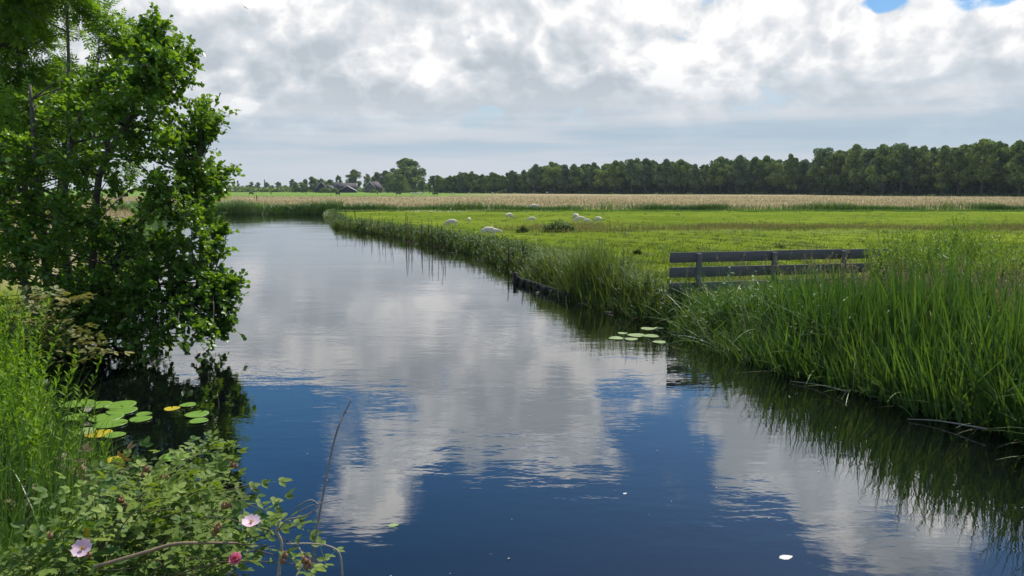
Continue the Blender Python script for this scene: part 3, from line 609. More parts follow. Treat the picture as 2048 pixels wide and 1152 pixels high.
while len(tg) < 500:
    py = R.uniform(85, 725); xe = np.interp(py, EDGE[:, 0], EDGE[:, 1]); lo = np.interp(py, [85, 140, 210, 300, 725], [280, 215, 60, -160, -60])
    px = lo + (xe - 32 - lo) * R.random() ** .8; Yd = R.uniform(12.4, 15.6)
    if py > 560: Yd = R.uniform(12.3, 14.2); px = max(px, 90 + R.uniform(0, 60))
    # seen from above the same envelope, real depth
    tg.append(at(px, py, Yd))
bz = .42
def lf(px, py, Yd): return tuple(at(px, py, Yd))
TRK = [([(-8.9, 14.2, .2), lf(88, 480, 14.2), lf(70, 300, 14.4), lf(60, 170, 14.6)], .10),
       ([(-8.3, 14.0, .2), lf(130, 470, 14), lf(140, 300, 14), lf(190, 150, 14)], .075),
       ([(-8.0, 13.8, .1), lf(190, 480, 13.8), lf(205, 330, 13.8), lf(300, 170, 14), lf(312, 60, 14)], .09),
       ([(-7.8, 13.6, .1), lf(230, 520, 13.6), lf(300, 420, 13.8), lf(400, 330, 14.)], .06),
       ([(-7.8, 13.3, .1), lf(220, 600, 13.2), lf(310, 570, 13.2), lf(420, 565, 13.5)], .05),
       ([(-9.4, 14.6, .2), lf(20, 480, 14.6), lf(-40, 330, 14.8), lf(-90, 200, 15)], .08)]
tree_from('alder_bush', 'large glossy dark green alder leaning over the water at the left', 'tree', (-8.3, 13.9, bz), TRK, tg, T_leaf(.82, 'round', .08), G_alder, .088, 10, 10, .36)
tg = []
while len(tg) < 200:
    a = R.uniform(0, 6.3); rr = 2.9 * R.random() ** .5; z = R.uniform(3.2, 9.6); w_ = np.interp(z, [3, 5, 7.5, 9.6], [.95, 1, .85, .3]); tg.append((-11.6 + rr * w_ * cos(a), 17.6 + .8 * rr * w_ * sin(a), z))
tg += [at(*q) for q in [(215, 50, 17), (205, 80, 17), (195, 36, 17), (222, 100, 17), (150, 20, 17), (235, 95, 17), (270, 90, 17.), (265, 110, 17.), (240, 130, 17), (100, 8, 17), (60, 12, 17), (20, 20, 17)]]
TA = [([(-10.9, 17.2, .3), lf(128, 300, 17), lf(137, 120, 17), lf(128, -60, 17)], .07), ([(-11.6, 17.6, .3), lf(48, 300, 17.5), lf(38, 120, 17.5), lf(45, -120, 17.5)], .08), ([(-10.6, 17, .3), lf(180, 330, 17), lf(190, 200, 17), lf(200, 60, 17)], .04)]
tree_from('ash_tree', 'taller pale green ash with feathery leaves behind the alder', 'tree', (-11.2, 17.4, bz), TA, tg, T_compound(4, .34, .40), G_ash, .30, 7, 9, .42, compound=True)
# bare twig hanging at the top
m_ = MB(); tube(m_, spline([at(183, 60, 16.8), at(186, 36, 16.8), at(199, 18, 16.8), at(196, -6, 16.8)], 10), np.linspace(.008, .004, 10), 4)
tag(m_.build('bare_twig', G_bark), 'thin bare curling twig sticking up from the ash top', 'twig')

# ------------------------------------------------------------------ left bank plants
hs_ = lambda P: np.clip(1.0 + 1.1 * wdist(P[:, :2]), .5, 2.1)
ms, ml = MB(), MB()
b = scatter(680, (-9.5, -2.6), (4.6, 11.2), (.12, 2.6), lambda P: ((P[:, 0] < -.42 * P[:, 1]) * np.clip(7 / P[:, 1], 0, 1))); n = len(b)
ribbon_herb(ms, ml, b, hs_(b) * R.uniform(.68, 1, n), R.uniform(0, 6.3, n), R.uniform(0, .2, n), T_leaf(.27, 'lance'), 50, .10, start=.2, droop=.0)
o = ml.build('willowherb_thicket', G_herb); tag(o, 'thicket of bright green narrow-leaved herbs on the left bank', 'herbs', kind='stuff'); ms.build('stem', G_herb, o)
mb = MB(); b = scatter(2600, (-8, -2.0), (3.4, 11), (-.25, .8)); n = len(b); b[:, 2] = np.maximum(b[:, 2], -.1)
blades(mb, b, R.uniform(.4, .95, n) * np.where(b[:, 1] > 7.2, .5, 1), R.uniform(.007, .018, n), R.normal(-.2, 1.3, n), R.uniform(0, .28, n), R.gamma(1.6, .3, n), 6, v=R.beta(2, 2.2, n), twist=R.uniform(.6, 2.4, n))
b = scatter(1500, (-3.9, -1.9), (2.9, 5.6), (.05, 1.6)); n = len(b)
blades(mb, b, R.uniform(.6, 1.28, n), R.uniform(.008, .018, n), R.normal(.2, 1.5, n), R.uniform(0, .3, n), R.gamma(1.6, .3, n), 6, v=R.beta(2, 2.2, n), twist=R.uniform(.6, 2.4, n))
b = scatter(2600, (-10, -3.), (4, 12), (.4, 3)); n = len(b)
blades(mb, b, R.uniform(.6, 1.2, n), R.uniform(.006, .014, n), R.uniform(0, 6.3, n), R.uniform(0, .4, n), R.uniform(.2, 1.5, n), 5, v=R.uniform(.3, 1, n))
b = scatter(5000, (-46, -10), (20, 90), (-.3, 1.1), lambda P: (~low_lands(P)) * np.clip(35 / P[:, 1], .2, 1)); n = len(b)
blades(mb, b, R.uniform(.5, 1.2, n), R.uniform(.02, .04, n), R.uniform(0, 6.3, n), R.uniform(0, .4, n), R.uniform(.2, 1.2, n), 4)
tag(mb.build('sedge_fringe', G_reed), 'arching green sedge and grass blades fringing the left bank', 'grass', kind='stuff')
# brambles
def canes(name, label, cat, base, targets, T, mat, ls, per, mat_w, rad, group=None, dens=1.):
    r_ = empty(name, base); tag(r_, label, cat, group); B0 = np.array(base); mw, ml = MB(), MB(); P_, D_, Vv = [], [], []
    for T_ in targets:
        e = np.array(T_) - B0; s = np.array([R.normal(0, .15), R.normal(0, .15), 0]); Ld = np.linalg.norm(e - s)
        pts = spline([s, s * .4 + e * .6 + np.array([0, 0, .18 * Ld]) + R.normal(0, .05, 3), e], 9); tube(mw, pts, np.linspace(rad, rad * .4, 9), 5)
        t = R.uniform(.35, 1.0, per); P = np.array([np.interp(t, np.linspace(0, 1, 9), pts[:, q]) for q in range(3)]).T
        a = R.uniform(0, 6.3, per); d = np.stack([np.cos(a), np.sin(a), R.normal(.25, .3, per)], 1); P_.append(P + d * R.uniform(.0, .05, (per, 1))); D_.append(d); Vv.append(np.clip(R.random() * .5 + R.random(per) * .5, 0, 1))
    P_ = np.concatenate(P_); D_ = np.concatenate(D_); m = len(P_)
    instance(ml, T, P_, frames(D_, np.array([.05, -.1, 1.]) + R.normal(0, .35, (m, 3))), ls * R.uniform(.65, 1.2, m), np.concatenate(Vv))
    mw.build('stem', mat_w, r_); ml.build('foliage', mat, r_); return r_
cane = leaf_mat('cane', [(.10, .085, .045), (.17, .12, .075)], .0, .6, .3, (1, 1, 1))
TB = T_compound(2, .48, .6, 'ovate')
canes('bramble', 'yellowish olive bramble reaching over the water under the alder', 'bramble', (-6.9, 9.9, .42), [at(px, py, Yd) for px, py, Yd in [(185, 595, 9.6), (150, 600, 9.6), (130, 640, 9.4), (165, 665, 9.4), (120, 690, 9.2), (195, 690, 9.2), (225, 708, 9.3), (170, 720, 9.2), (100, 660, 9.2), (80, 620, 9.3), (105, 590, 9.6), (150, 745, 9.0), (90, 720, 9.)]], TB, G_bram, .19, 16, cane, .005)
canes('bramble', 'bramble cane with reddish brown leaves among the left bank sedges', 'bramble', (-3.75, 4.9, .42), [at(px, py, Yd) for px, py, Yd in [(245, 940, 4.9), (215, 950, 4.9), (130, 965, 4.7), (60, 1000, 4.6), (100, 1010, 4.6)]], TB, leaf_mat('bramble_red', [(.12, .11, .04), (.17, .11, .05), (.22, .15, .08)], .3, .45, .4), .14, 8, cane, .004)
# dog rose
POLY = np.array([(-40, 1075), (60, 1065), (130, 1040), (160, 1000), (200, 960), (262, 945), (330, 925), (400, 905), (452, 890), (478, 905), (488, 960), (520, 985), (470, 1010), (500, 1025), (560, 1030), (610, 1045), (600, 1100), (655, 1130), (650, 1200), (-40, 1200)], float)
def inpoly(x, y, P=POLY):
    ins = np.zeros(len(x), bool)
    for a, b in zip(P, np.roll(P, -1, 0)):
        ins ^= ((a[1] > y) != (b[1] > y)) & (x < (b[0] - a[0]) * (y - a[1]) / (b[1] - a[1] + 1e-9) + a[0])
    return ins
tg = []
while len(tg) < 125:
    c = np.column_stack([R.uniform(-3.4, -.9, 400), R.uniform(2.85, 4.9, 400), R.uniform(.55, 1.75, 400)]); u_, v_ = proj(c); k = inpoly(u_ + 6, v_) & inpoly(u_ + 6, v_ - 18) & (c[:, 2] < 1.95 - .12 * c[:, 1])
    tg += list(c[k])
tg = tg[:125] + [at(*q) for q in [(460, 888, 4.5), (448, 900, 4.4), (400, 915, 4.4), (330, 935, 4.3), (265, 955, 4.2), (515, 975, 3.6), (500, 968, 3.7), (560, 1030, 3.4), (590, 1040, 3.3), (610, 1050, 3.2), (655, 1135, 3.), (640, 1128, 3.), (330, 1000, 3.9), (380, 960, 4.1), (430, 950, 4.1), (300, 985, 4), (350, 975, 4.1)]]
TRo = T_compound(2, .40, .62, 'ovate')
canes('rose_bush', 'dog rose bush with green leaves filling the lower left foreground', 'rose bush', (-2.35, 3.5, .42), tg, TRo, G_rose, .12, 15, cane, .0045)
bark2 = plain('rose_wood', (.36, .25, .15), .7, (.12, .085, .055), 40, .3)
def stick(label, pts, rad, mat, name='branch', cat='branch', group=None, n=16, nodes=0):
    m_ = MB(); p = spline([at(*q) for q in pts], n); rr = np.interp(np.linspace(0, 1, n), np.linspace(0, 1, len(rad)), rad); tube(m_, p, rr, 6)
    for k in range(nodes):
        i_ = 2 + int((n - 4) * k / nodes); tube(m_, [p[i_] - (p[i_ + 1] - p[i_]) * .06, p[i_], p[i_] + (p[i_ + 1] - p[i_]) * .06], [rr[i_] * 1.0, rr[i_] * 2.0, rr[i_] * 1.0], 6)
        if k % 2: tube(m_, [p[i_], p[i_] + np.array([.02 * (-1) ** (k // 2), 0, .006])], [rr[i_] * .7, rr[i_] * .3], 4)
    return tag(m_.build(name, mat), label, cat, group)
pale = plain('pale_dead_wood', (.42, .36, .28), .7, (.25, .20, .15), 40, .3)
grey_stem = plain('grey_stalk', (.30, .27, .27), .5, (.12, .10, .10), 30, .2)
stick('thick brown rose branch crossing the lower left foliage', [(190, 1134, 2.8), (290, 1105, 2.82), (350, 1088, 2.85), (420, 1086, 2.85), (475, 1086, 2.9)], [.008, .007, .004], bark2)
stick('pale bare forked branch right of the pink rose', [(556, 1160, 3.0), (560, 1120, 3.0), (563, 1085, 3.0), (553, 1060, 3.0), (560, 1040, 3.)], [.0075, .006, .004], pale)
stick('pale thin twig looping up right of the rose flowers', [(553, 1065, 3.0), (575, 1040, 3.0), (610, 1032, 3.0), (632, 1018, 3.), (635, 1008, 3.0), (618, 1000, 3), (590, 1018, 3.0)], [.004, .003, .003], grey_stem)
stick('thin twig crossing behind the tall dry stalk', [(596, 1025, 3.1), (620, 1012, 3.1), (655, 1004, 3.1), (690, 997, 3.1)], [.003, .0015], grey_stem)
stick('pale twig arching over and down at the bottom of the picture', [(572, 1088, 3.0), (620, 1087, 3.0), (660, 1093, 3.), (680, 1110, 3.), (685, 1160, 3.)], [.003, .0035, .0045], pale)
stick('tall thin dry stalk with dark joints rising from the water foreground', [(618, 1180, 3.0), (634, 1060, 3.1), (648, 980, 3.15), (664, 900, 3.2), (678, 850, 3.25), (692, 820, 3.3), (701, 802, 3.3), (692, 794, 3.3)], [.0055, .005, .004, .0015], grey_stem, 'dry_stalk', 'stalk', n=26, nodes=7)
stick('straight pale rose cane at the bottom edge left of the tall stalk', [(590, 1160, 2.9), (607, 1120, 2.95), (598, 1095, 3.)], [.005, .003], pale)
stick('dark thorny twig standing up above the pink rose flower', [(488, 1034, 3.3), (487, 1005, 3.4), (476, 985, 3.5), (468, 965, 3.6)], [.003, .002], cane)
# rose flowers
def petal_T(w, cup):
    V = []; Fq = []
    nu, nv = 5, 5
    for i in range(nu):
        u = i / (nu - 1)
        for j in range(nv):
            v = j / (nv - 1) * 2 - 1; ww = w * (math.sin(pi * (.12 + .62 * u)) ** .8) ; notch = .10 * (1 - abs(v)) * (u > .9)
            V.append((u - notch + .03 * cos(v * 9) * u, v * ww / 2, cup * u * u + .10 * v * v * u + .02 * sin(v * 11) * u))
    for i in range(nu - 1):
        for j in range(nv - 1): a = i * nv + j; Fq.append([a, a + nv, a + nv + 1, a + 1])
    return np.array(V), [np.array(Fq)]
def petal_mat(name, cols): return leaf_mat(name, cols, .35, .5, .2, (1.05, .9, .95))
pk1 = petal_mat('pale_pink_petal', [(.80, .52, .62), (.86, .66, .72)]); pk2 = petal_mat('deep_pink_petal', [(.72, .16, .25), (.82, .34, .42)]); wh = petal_mat('white_petal', [(.80, .80, .72), (.86, .86, .80)])
yel = plain('stamen', (.85, .62, .08), .7, (.75, .5, .05)); brown = plain('rose_hip', (.28, .13, .06), .6, (.14, .09, .03), 60)
def flower(name, label, cat, c, ax, size, rings, mat, ctr, group=None):
    r_ = empty(name, c); tag(r_, label, cat, group); ax = nrm(np.array(ax, float)); e1 = nrm(np.cross(ax, [0, 1, .2])); e2 = np.cross(ax, e1)
    for (np_, cup, sc, ph, tl) in rings:
        for k in range(np_):
            a = 2 * pi * k / np_ + ph; d = cos(a) * e1 + sin(a) * e2; d2 = d * cos(tl) + ax * sin(tl); nn = ax * cos(tl) - d * sin(tl)
            m_ = MB(); instance(m_, petal_T(.95 if np_ < 8 else .42, cup), np.zeros((1, 3)), frames(d2[None], nn[None]), [size * sc], np.array([R.random()])); m_.build('petal', mat, r_, smooth=True)
    m_ = MB(); n = 24; a = R.uniform(0, 6.3, n); d = ax[None] * .8 + (np.cos(a)[:, None] * e1 + np.sin(a)[:, None] * e2) * R.uniform(.1, .8, (n, 1))
    instance(m_, T_leaf(.16), np.zeros((n, 3)), frames(d, R.normal(0, 1, (n, 3))), np.full(n, size * .40), R.random(n)); m_.build('stamens', ctr, r_); return r_
flower('rose_flower', 'pale pink open rose seen from the side against the water', 'rose', at(503, 1046, 2.75), (.05, -.30, 1), .038, [(5, .10, 1, .3, .22)], pk1, yel, 'rose flowers')
flower('rose_flower', 'light pink rose with yellow centre at the lower left', 'rose', at(165, 1098, 2.6), (.1, -.7, .8), .038, [(5, .10, 1, .8, .2)], pk1, yel, 'rose flowers')
flower('rose_flower', 'deep pink double rose half closed low in the bush', 'rose', at(473, 1119, 2.62), (0, -.75, .7), .028, [(5, .3, 1, .2, .3), (5, .5, .85, .8, .75), (4, .6, .6, .1, 1.1)], pk2, yel, 'rose flowers')
HL = ['withered brown rose head at the top left of the bush', 'withered rose head beside a curled leaf near the bush top', 'reddish withered rose cluster left of the bush middle', 'brown rose hip cluster above the pale pink rose', 'round brown rose hip cluster left of the pale pink rose', 'orange brown hips right of the deep pink rose', 'brown rose hip cluster on the tip beside the tall stalk', 'small brown rose hip at the left edge of the bush', 'brown bud under the light pink rose at the lower left', 'withered head at the upper right of the bush']
HSC = .86
for (px, py, Yd, ct), l_ in zip([(290, 943, 4.2, 4), (330, 955, 4.2, 2), (240, 1003, 3.9, 4), (445, 1014, 3.6, 3), (434, 1060, 3.3, 4), (572, 1116, 3., 2), (620, 1126, 3., 4), (98, 1072, 3.4, 2), (177, 1110, 3.1, 1), (470, 938, 4.1, 2)], HL):
    c = at(px, py, max(2.62, Yd * HSC)); r_ = empty('rose_hip', c); tag(r_, l_, 'rose hip', 'withered rose hips'); 
    for k in range(ct):
        m_ = MB(); o_ = R.normal(0, .013, 3) if ct > 1 else np.zeros(3); tube(m_, [o_ + [0, 0, z_] for z_ in (-.012, -.008, 0, .008, .012)], [.002, .009, .012, .009, .003], 8)
        n = 5; instance(m_, T_leaf(.25), np.repeat((o_ + [0, 0, .011])[None], n, 0), frames(np.column_stack([np.cos(np.arange(n) * 1.26), np.sin(np.arange(n) * 1.26), np.full(n, .8)]), np.tile([0, 0, 1.], (n, 1))), np.full(n, .018), np.full(n, .5)); m_.build('hip', brown, r_, smooth=True)
m_ = MB(); instance(m_, T_leaf(.6), at(172, 1055, 3.2)[None], frames(np.array([[.1, 0, -1.]]), np.array([[.2, -1, 0.]])), [.05], np.array([.5])); tag(m_.build('yellow_leaf', plain('yellow_leaf', (.75, .52, .04), .5, (.62, .45, .03))), 'single bright yellow leaf above the light pink rose', 'leaf')

# ------------------------------------------------------------------ water lilies and floating bits
pad_g = leaf_mat('lily_pad', [(.13, .26, .035), (.20, .33, .05)], .1, .35, .5, (1, 1, .5), nscale=9, namp=.4); pad_y = leaf_mat('yellow_lily_pad', [(.42, .38, .03), (.52, .40, .03)], .1, .4, .4, (1, 1, .5), nscale=12, namp=.4); pad_p = leaf_mat('pale_lily_pad', [(.20, .30, .09), (.32, .40, .15)], .1, .4, .5, (1, 1, .5), nscale=9, namp=.4)
def pad(px, py, wpx, mat, label, group, rot=None, lift=.0):
    c = on(px, py); r = wpx / F * np.linalg.norm(c - [0, 0, EYE]) / 2; rot = R.uniform(0, 6.3) if rot is None else rot; m_ = MB()
    n = 30; a = np.linspace(.09, 2 * pi - .09, n) + rot; rings = [.02, .5, .85, 1.0]; V = []; wv = R.uniform(0, 6.3)
    for q in rings:
        rr = r * q * (1 + .03 * np.sin(a * 3 + wv) * q); V.append(np.column_stack([rr * np.cos(a), rr * np.sin(a), .006 + .004 * q * np.sin(a * 2 + wv) + lift * q * q + .004 * (q == 1.)]))
    V = np.concatenate(V); k = len(V); Vb = V.copy(); Vb[:, 2] -= .004
    Fq = [[i_ * n + j_, (i_ + 1) * n + j_, (i_ + 1) * n + j_ + 1, i_ * n + j_ + 1] for i_ in range(len(rings) - 1) for j_ in range(n - 1)]; Fq = np.array(Fq)
    e = (len(rings) - 1) * n; rim = np.array([[e + j_, k + e + j_, k + e + j_ + 1, e + j_ + 1] for j_ in range(n - 1)])
    m_.add(np.vstack([V, Vb]), [Fq, Fq[:, ::-1] + k, rim], .5)
    o = m_.build('lily_pad', mat, loc=tuple(c + np.array([0, 0, R.uniform(0, .004)])), smooth=False); tag(o, label, 'lily pad', group); return o
GL = 'lily pads below the alder'; gp, yp, pp = pad_g, pad_y, pad_p
for a in [(158, 808, 50, gp, 'dark green lily pad farthest left behind the white flower'), (193, 811, 48, gp, 'green lily pad just behind and right of the white flower'), (240, 811, 52, gp, 'green lily pad topmost in the overlapping cluster'), (243, 823, 50, gp, 'green lily pad overlapping the topmost of the cluster'), (212, 836, 56, gp, 'wide green lily pad right of the white flower'), (222, 848, 54, gp, 'green lily pad overlapping the wide one in front'), (150, 836, 40, gp, 'lily pad half hidden by sedge left of the white flower'), (281, 839, 37, gp, 'round green lily pad alone right of the cluster'), (288, 829, 26, gp, 'small lily pad peeping out behind the round lone one'), (344, 818, 27, yp, 'yellow lily pad floating among dark reflections'), (375, 811, 28, gp, 'small green lily pad farthest back at the right'), (393, 830, 42, gp, 'green lily pad right of the yellow one'), (398, 843, 33, gp, 'dull green lily pad nearest the open water'), (197, 869, 44, yp, 'yellow green lily pad in front of the cluster'), (230, 871, 34, gp, 'green lily pad touching the yellow green one in front'), (228, 921, 34, yp, 'orange yellow lily pad closest to the sedges'), (350, 915, 52, gp, 'large lily pad just above the rose bush'), (167, 864, 38, pp, 'pale curled lily pad left of the yellow green one')]:
    pad(*a[:4], a[4], GL)
for a in [(1296, 658, 34, 'pale lily pad farthest back in the patch near the fence'), (1318, 657, 24, 'small pale lily pad touching the bank grass near the fence'), (1245, 667, 22, 'small pale lily pad at the back left of the fence patch'), (1272, 671, 40, 'pale lily pad in the middle of the patch near the fence'), (1302, 673, 36, 'pale lily pad right of the middle of the fence patch'), (1232, 677, 34, 'pale lily pad leftmost in the patch near the fence'), (1262, 679, 30, 'pale lily pad in front of the middle of the fence patch'), (1318, 685, 30, 'pale lily pad nearest the camera in the fence patch')]:
    pad(a[0], a[1], a[2] * .86, pp, a[3], 'pale lily pads near the fence')
c = on(176, 832); c[2] = .05
flower('water_lily', 'white water lily flower standing among the green pads', 'water lily', c, (0, -.15, 1), .085, [(9, .25, 1, .1, .45), (8, .35, .8, .4, .8), (6, .3, .55, .2, 1.15)], wh, yel)
def flat_bit(name, label, cat, px, py, wpx, hpx, mat, ang=0, group=None):
    c = on(px, py); s = wpx / F * np.linalg.norm(c - [0, 0, EYE]); T = T_leaf(.62, 'ovate', .12); m_ = MB(); V = T[0].copy(); V[:, 2] = .012 + .10 * V[:, 2] + .05 * V[:, 0] ** 2; V[:, 0] -= .5
    Vb = V.copy(); Vb[:, 2] -= .02; ca, sa = cos(ang), sin(ang); M = np.array([[ca, -sa, 0], [sa, ca, 0], [0, 0, 1]])
    m_.add(np.vstack([V, Vb]) @ M.T * s, [T[1][0][:, ::-1], T[1][0] + len(V)], .5); return tag(m_.build(name, mat, loc=tuple(c)), label, cat, group)
flat_bit('petal', 'white curled petal floating at the bottom right of the water', 'petal', 1572, 1115, 27, 12, wh, .2)
flat_bit('floating_leaf', 'small pale green leaf floating in the lower middle water', 'leaf', 787, 1051, 22, 5, pad_p, .05)
flat_bit('petal', 'tiny white petal floating in the middle of the dark water', 'petal', 1250, 987, 9, 5, wh, .4)
# stalks lying on the water along the right bank
FS = [((1340, 663), (1420, 673), (1500, 690), .012, 'greenish fallen reed stalk lying beside the pale lily pads'), ((1345, 668), (1400, 670), (1470, 678), .010, 'thin fallen reed stalk parallel to the one by the pads'), ((1738, 793), (1790, 796), (1870, 803), .011, 'white fallen reed stalk lying under the middle reeds'), ((1815, 838), (1880, 842), (1975, 858), .012, 'pale fallen reed leaf floating in the lower right'), ((1580, 762), (1640, 770), (1692, 782), .008, 'thin fallen reed stalk left of the white one'), ((1930, 812), (1985, 838), (2045, 862), .014, 'long fallen reed stalk at the right picture edge'), ((1480, 705), (1540, 707), (1600, 735), .010, 'fallen reed leaf bending into the water below the fence'), ((1660, 735), (1700, 755), (1740, 785), .010, 'slanting fallen reed stalk touching the white one')]
for p0_, p1_, p2_, rr, l_ in FS:
    m_ = MB(); Q = [on(*p0_, .02), on(*p1_, .05), on(*p2_, .10)]; tube(m_, spline(Q, 9), np.linspace(rr * .5, rr, 9), 5); tag(m_.build('fallen_stalk', pale if 'white' in l_ or 'pale' in l_ else cane), l_, 'stalk', 'fallen reed stalks on the water')
# bits of broken weed along the waterline of the far bank
m_ = MB()
for (px, py, w_) in [(735, 457, 12), (752, 462, 14), (800, 474, 22), (815, 483, 20), (830, 487, 14), (876, 494, 18), (885, 500, 14), (905, 506, 16), (965, 521, 18), (1000, 527, 14), (1075, 585, 10), (1165, 607, 20), (1220, 625, 22), (1275, 636, 26), (1300, 640, 18)]:
    c = on(px, py, .012); w2 = w_ / F * c[1] / 2; tube(m_, [c + [-w2, R.normal(0, .08), 0], c + [0, R.normal(0, .05), 0], c + [w2, R.normal(0, .08), 0]], [.012, .03, .012], 5)
tag(m_.build('floating_weed', cane), 'scraps of weed floating along the edge of the right bank', 'weed', kind='stuff')

# ------------------------------------------------------------------ sheep and cattle
def skinned(name, V, E, Rr, mat, smooth_lv=2):
    me = bpy.data.meshes.new(name); me.from_pydata(V, E, []); o = bpy.data.objects.new(name, me); COL.objects.link(o)
    o.modifiers.new('s', 'SKIN'); sv = me.skin_vertices[0].data
    for k, r_ in enumerate(Rr): sv[k].radius = r_ if isinstance(r_, tuple) else (r_, r_); sv[k].use_root = (k == 0)
    s = o.modifiers.new('u', 'SUBSURF'); s.levels = smooth_lv; s.render_levels = smooth_lv
    dg = bpy.context.evaluated_depsgraph_get(); m2 = bpy.data.meshes.new_from_object(o.evaluated_get(dg)); bpy.data.objects.remove(o); m2.materials.clear(); m2.materials.append(mat)
    for p_ in m2.polygons: p_.use_smooth = True
    m2.name = name; return m2
wool = plain('wool', (.80, .70, .53), .95, (.58, .49, .36), 16, .3, spec=.05)
def sheep_mesh(nm, head):
    V = [(0, 0, .53), (-.22, 0, .53), (-.40, 0, .52), (-.48, 0, .46), (.20, 0, .52), (.34, 0, .46), head[0], head[1], head[2],
         (-.34, .12, .34), (-.36, .13, .18), (-.35, .13, .02), (-.34, -.12, .34), (-.36, -.13, .18), (-.35, -.13, .02), (.26, .11, .32), (.27, .12, .17), (.27, .12, .02), (.26, -.11, .32), (.27, -.12, .17), (.27, -.12, .02),
         tuple(np.array(head[1]) + [-.02, .10, .035]), tuple(np.array(head[1]) + [-.02, -.10, .035]), (-.53, 0, .34)]
    E = [(0, 1), (1, 2), (2, 3), (0, 4), (4, 5), (5, 6), (6, 7), (7, 8), (2, 9), (9, 10), (10, 11), (2, 12), (12, 13), (13, 14), (4, 15), (15, 16), (16, 17), (4, 18), (18, 19), (19, 20), (7, 21), (7, 22), (3, 23)]
    Rr = [(.21, .19), (.21, .195), (.18, .18), (.12, .12), (.205, .20), (.15, .15), .10, (.07, .08), (.045, .045), .075, .038, .03, .075, .038, .03, .065, .035, .028, .065, .035, .028, (.03, .012), (.03, .012), .035]
    return skinned(nm, V, E, Rr, wool)
sheep_graze = sheep_mesh('sheep', [(.50, 0, .36), (.63, 0, .22), (.74, 0, .10)]); sheep_up = sheep_mesh('sheep_feeding', [(.52, 0, .46), (.67, 0, .42), (.79, 0, .32)])
SH = [(903, 456, 26, pi * .95, 0, 'sheep grazing at the left side of the meadow facing left'), (938, 446, 12, pi / 2 + .15, 0, 'small sheep seen end-on behind the leftmost grazing one'), (1019, 441, 20, .7, 0, 'fat sheep facing away to the right left of the nettle clump'), (1063, 447, 18, pi, 0, 'lamb grazing above the small nettle clump'),
      (1151, 443, 16, pi * .62, 0, 'white sheep at the left back of the huddled group'), (1160, 446, 22, pi * .9, 0, 'sheep in the middle of the huddled group by the nettles'), (1175, 447, 15, .2, 0, 'small lamb at the right of the huddled group'), (1196, 448, 14, pi * .7, 0, 'lamb grazing alone right of the huddled group'),
      (980, 476, 36, 0.05, 1, 'nearest sheep facing right by the canal bank'), (1067, 420, 19, pi * .97, 0, 'sheep standing at the far edge of the meadow before the reeds'), (1051, 419, 11, pi, 0, 'lamb beside the sheep at the far meadow edge'), (967, 419, 15, 0, 0, 'sheep lying alone at the far meadow edge on the left')]
for (px, py, wp, rz0, up_, l_) in SH:
    c = on(px, py, .42); s = wp / F * c[1] / (1.12 if abs(math.cos(rz0)) > .7 else .72); s = min(max(s, .5), 1.25)
    o = bpy.data.objects.new('sheep', sheep_up if up_ else sheep_graze); COL.objects.link(o); zz = gz(c[0], c[1]) + (-.24 * s if 'lying' in l_ else .03); o.location = (c[0], c[1], zz); o.rotation_euler = (0, 0, rz0); o.scale = (s, s, s)
    tag(o, l_, 'lamb' if 'lamb' in l_ else 'sheep', 'sheep grazing in the meadow')
for k, (px, py) in enumerate([(823, 389.5), (829, 389.2), (834, 389.6), (839, 389.4), (844, 389.8), (906, 390.4), (938, 390.2), (985, 390)]):
    c = on(px, py, .42); o = bpy.data.objects.new('sheep', sheep_graze); COL.objects.link(o); o.location = (c[0], c[1], gz(c[0], c[1])); o.rotation_euler = (0, 0, R.uniform(0, 6.3)); o.scale = (1.5,) * 3
    tag(o, f'tiny far white sheep beyond the hay field, {ORD[k]} from the left', 'sheep', 'far sheep beyond the hay field')
black = plain('cattle_hide', (.02, .018, .017), .7, (.012, .011, .010), 5)
V = [(0, 0, .95), (-.45, 0, .98), (-.8, 0, .98), (-.92, 0, .8), (.45, 0, .95), (.75, 0, .95), (1.0, 0, .85), (1.2, 0, .6), (1.3, 0, .42), (-.7, .2, .6), (-.75, .2, .3), (-.72, .2, .02), (-.7, -.2, .6), (-.75, -.2, .3), (-.72, -.2, .02), (.55, .2, .6), (.55, .2, .3), (.55, .2, .02), (.55, -.2, .6), (.55, -.2, .3), (.55, -.2, .02), (-.98, 0, .5)]
E = [(0, 1), (1, 2), (2, 3), (0, 4), (4, 5), (5, 6), (6, 7), (7, 8), (2, 9), (9, 10), (10, 11), (2, 12), (12, 13), (13, 14), (5, 15), (15, 16), (16, 17), (5, 18), (18, 19), (19, 20), (3, 21)]
cow = skinned('cow', V, E, [(.36, .36), (.36, .36), (.3, .3), .15, (.34, .34), (.28, .3), .17, .12, .09, .13, .07, .06, .13, .07, .06, .12, .07, .06, .12, .07, .06, .04], black, 1)
for (px, py, rz0, l_) in [(502.5, 390.5, .4, 'black cow farthest left on the green strip beyond the hay'), (676, 391, 2.8, 'black cow in front of the farm trees'), (797, 391, .3, 'black cow below the tall poplar'), (871, 391.5, 3., 'black cow right of the tall poplar')]:
    c = on(px, py, .42); o = bpy.data.objects.new('cow', cow); COL.objects.link(o); o.location = (c[0], c[1], gz(c[0], c[1])); o.rotation_euler = (0, 0, rz0); tag(o, l_, 'cow', 'black cows beyond the hay field')
post_m = plain('old_post', (.10, .07, .05), .9)
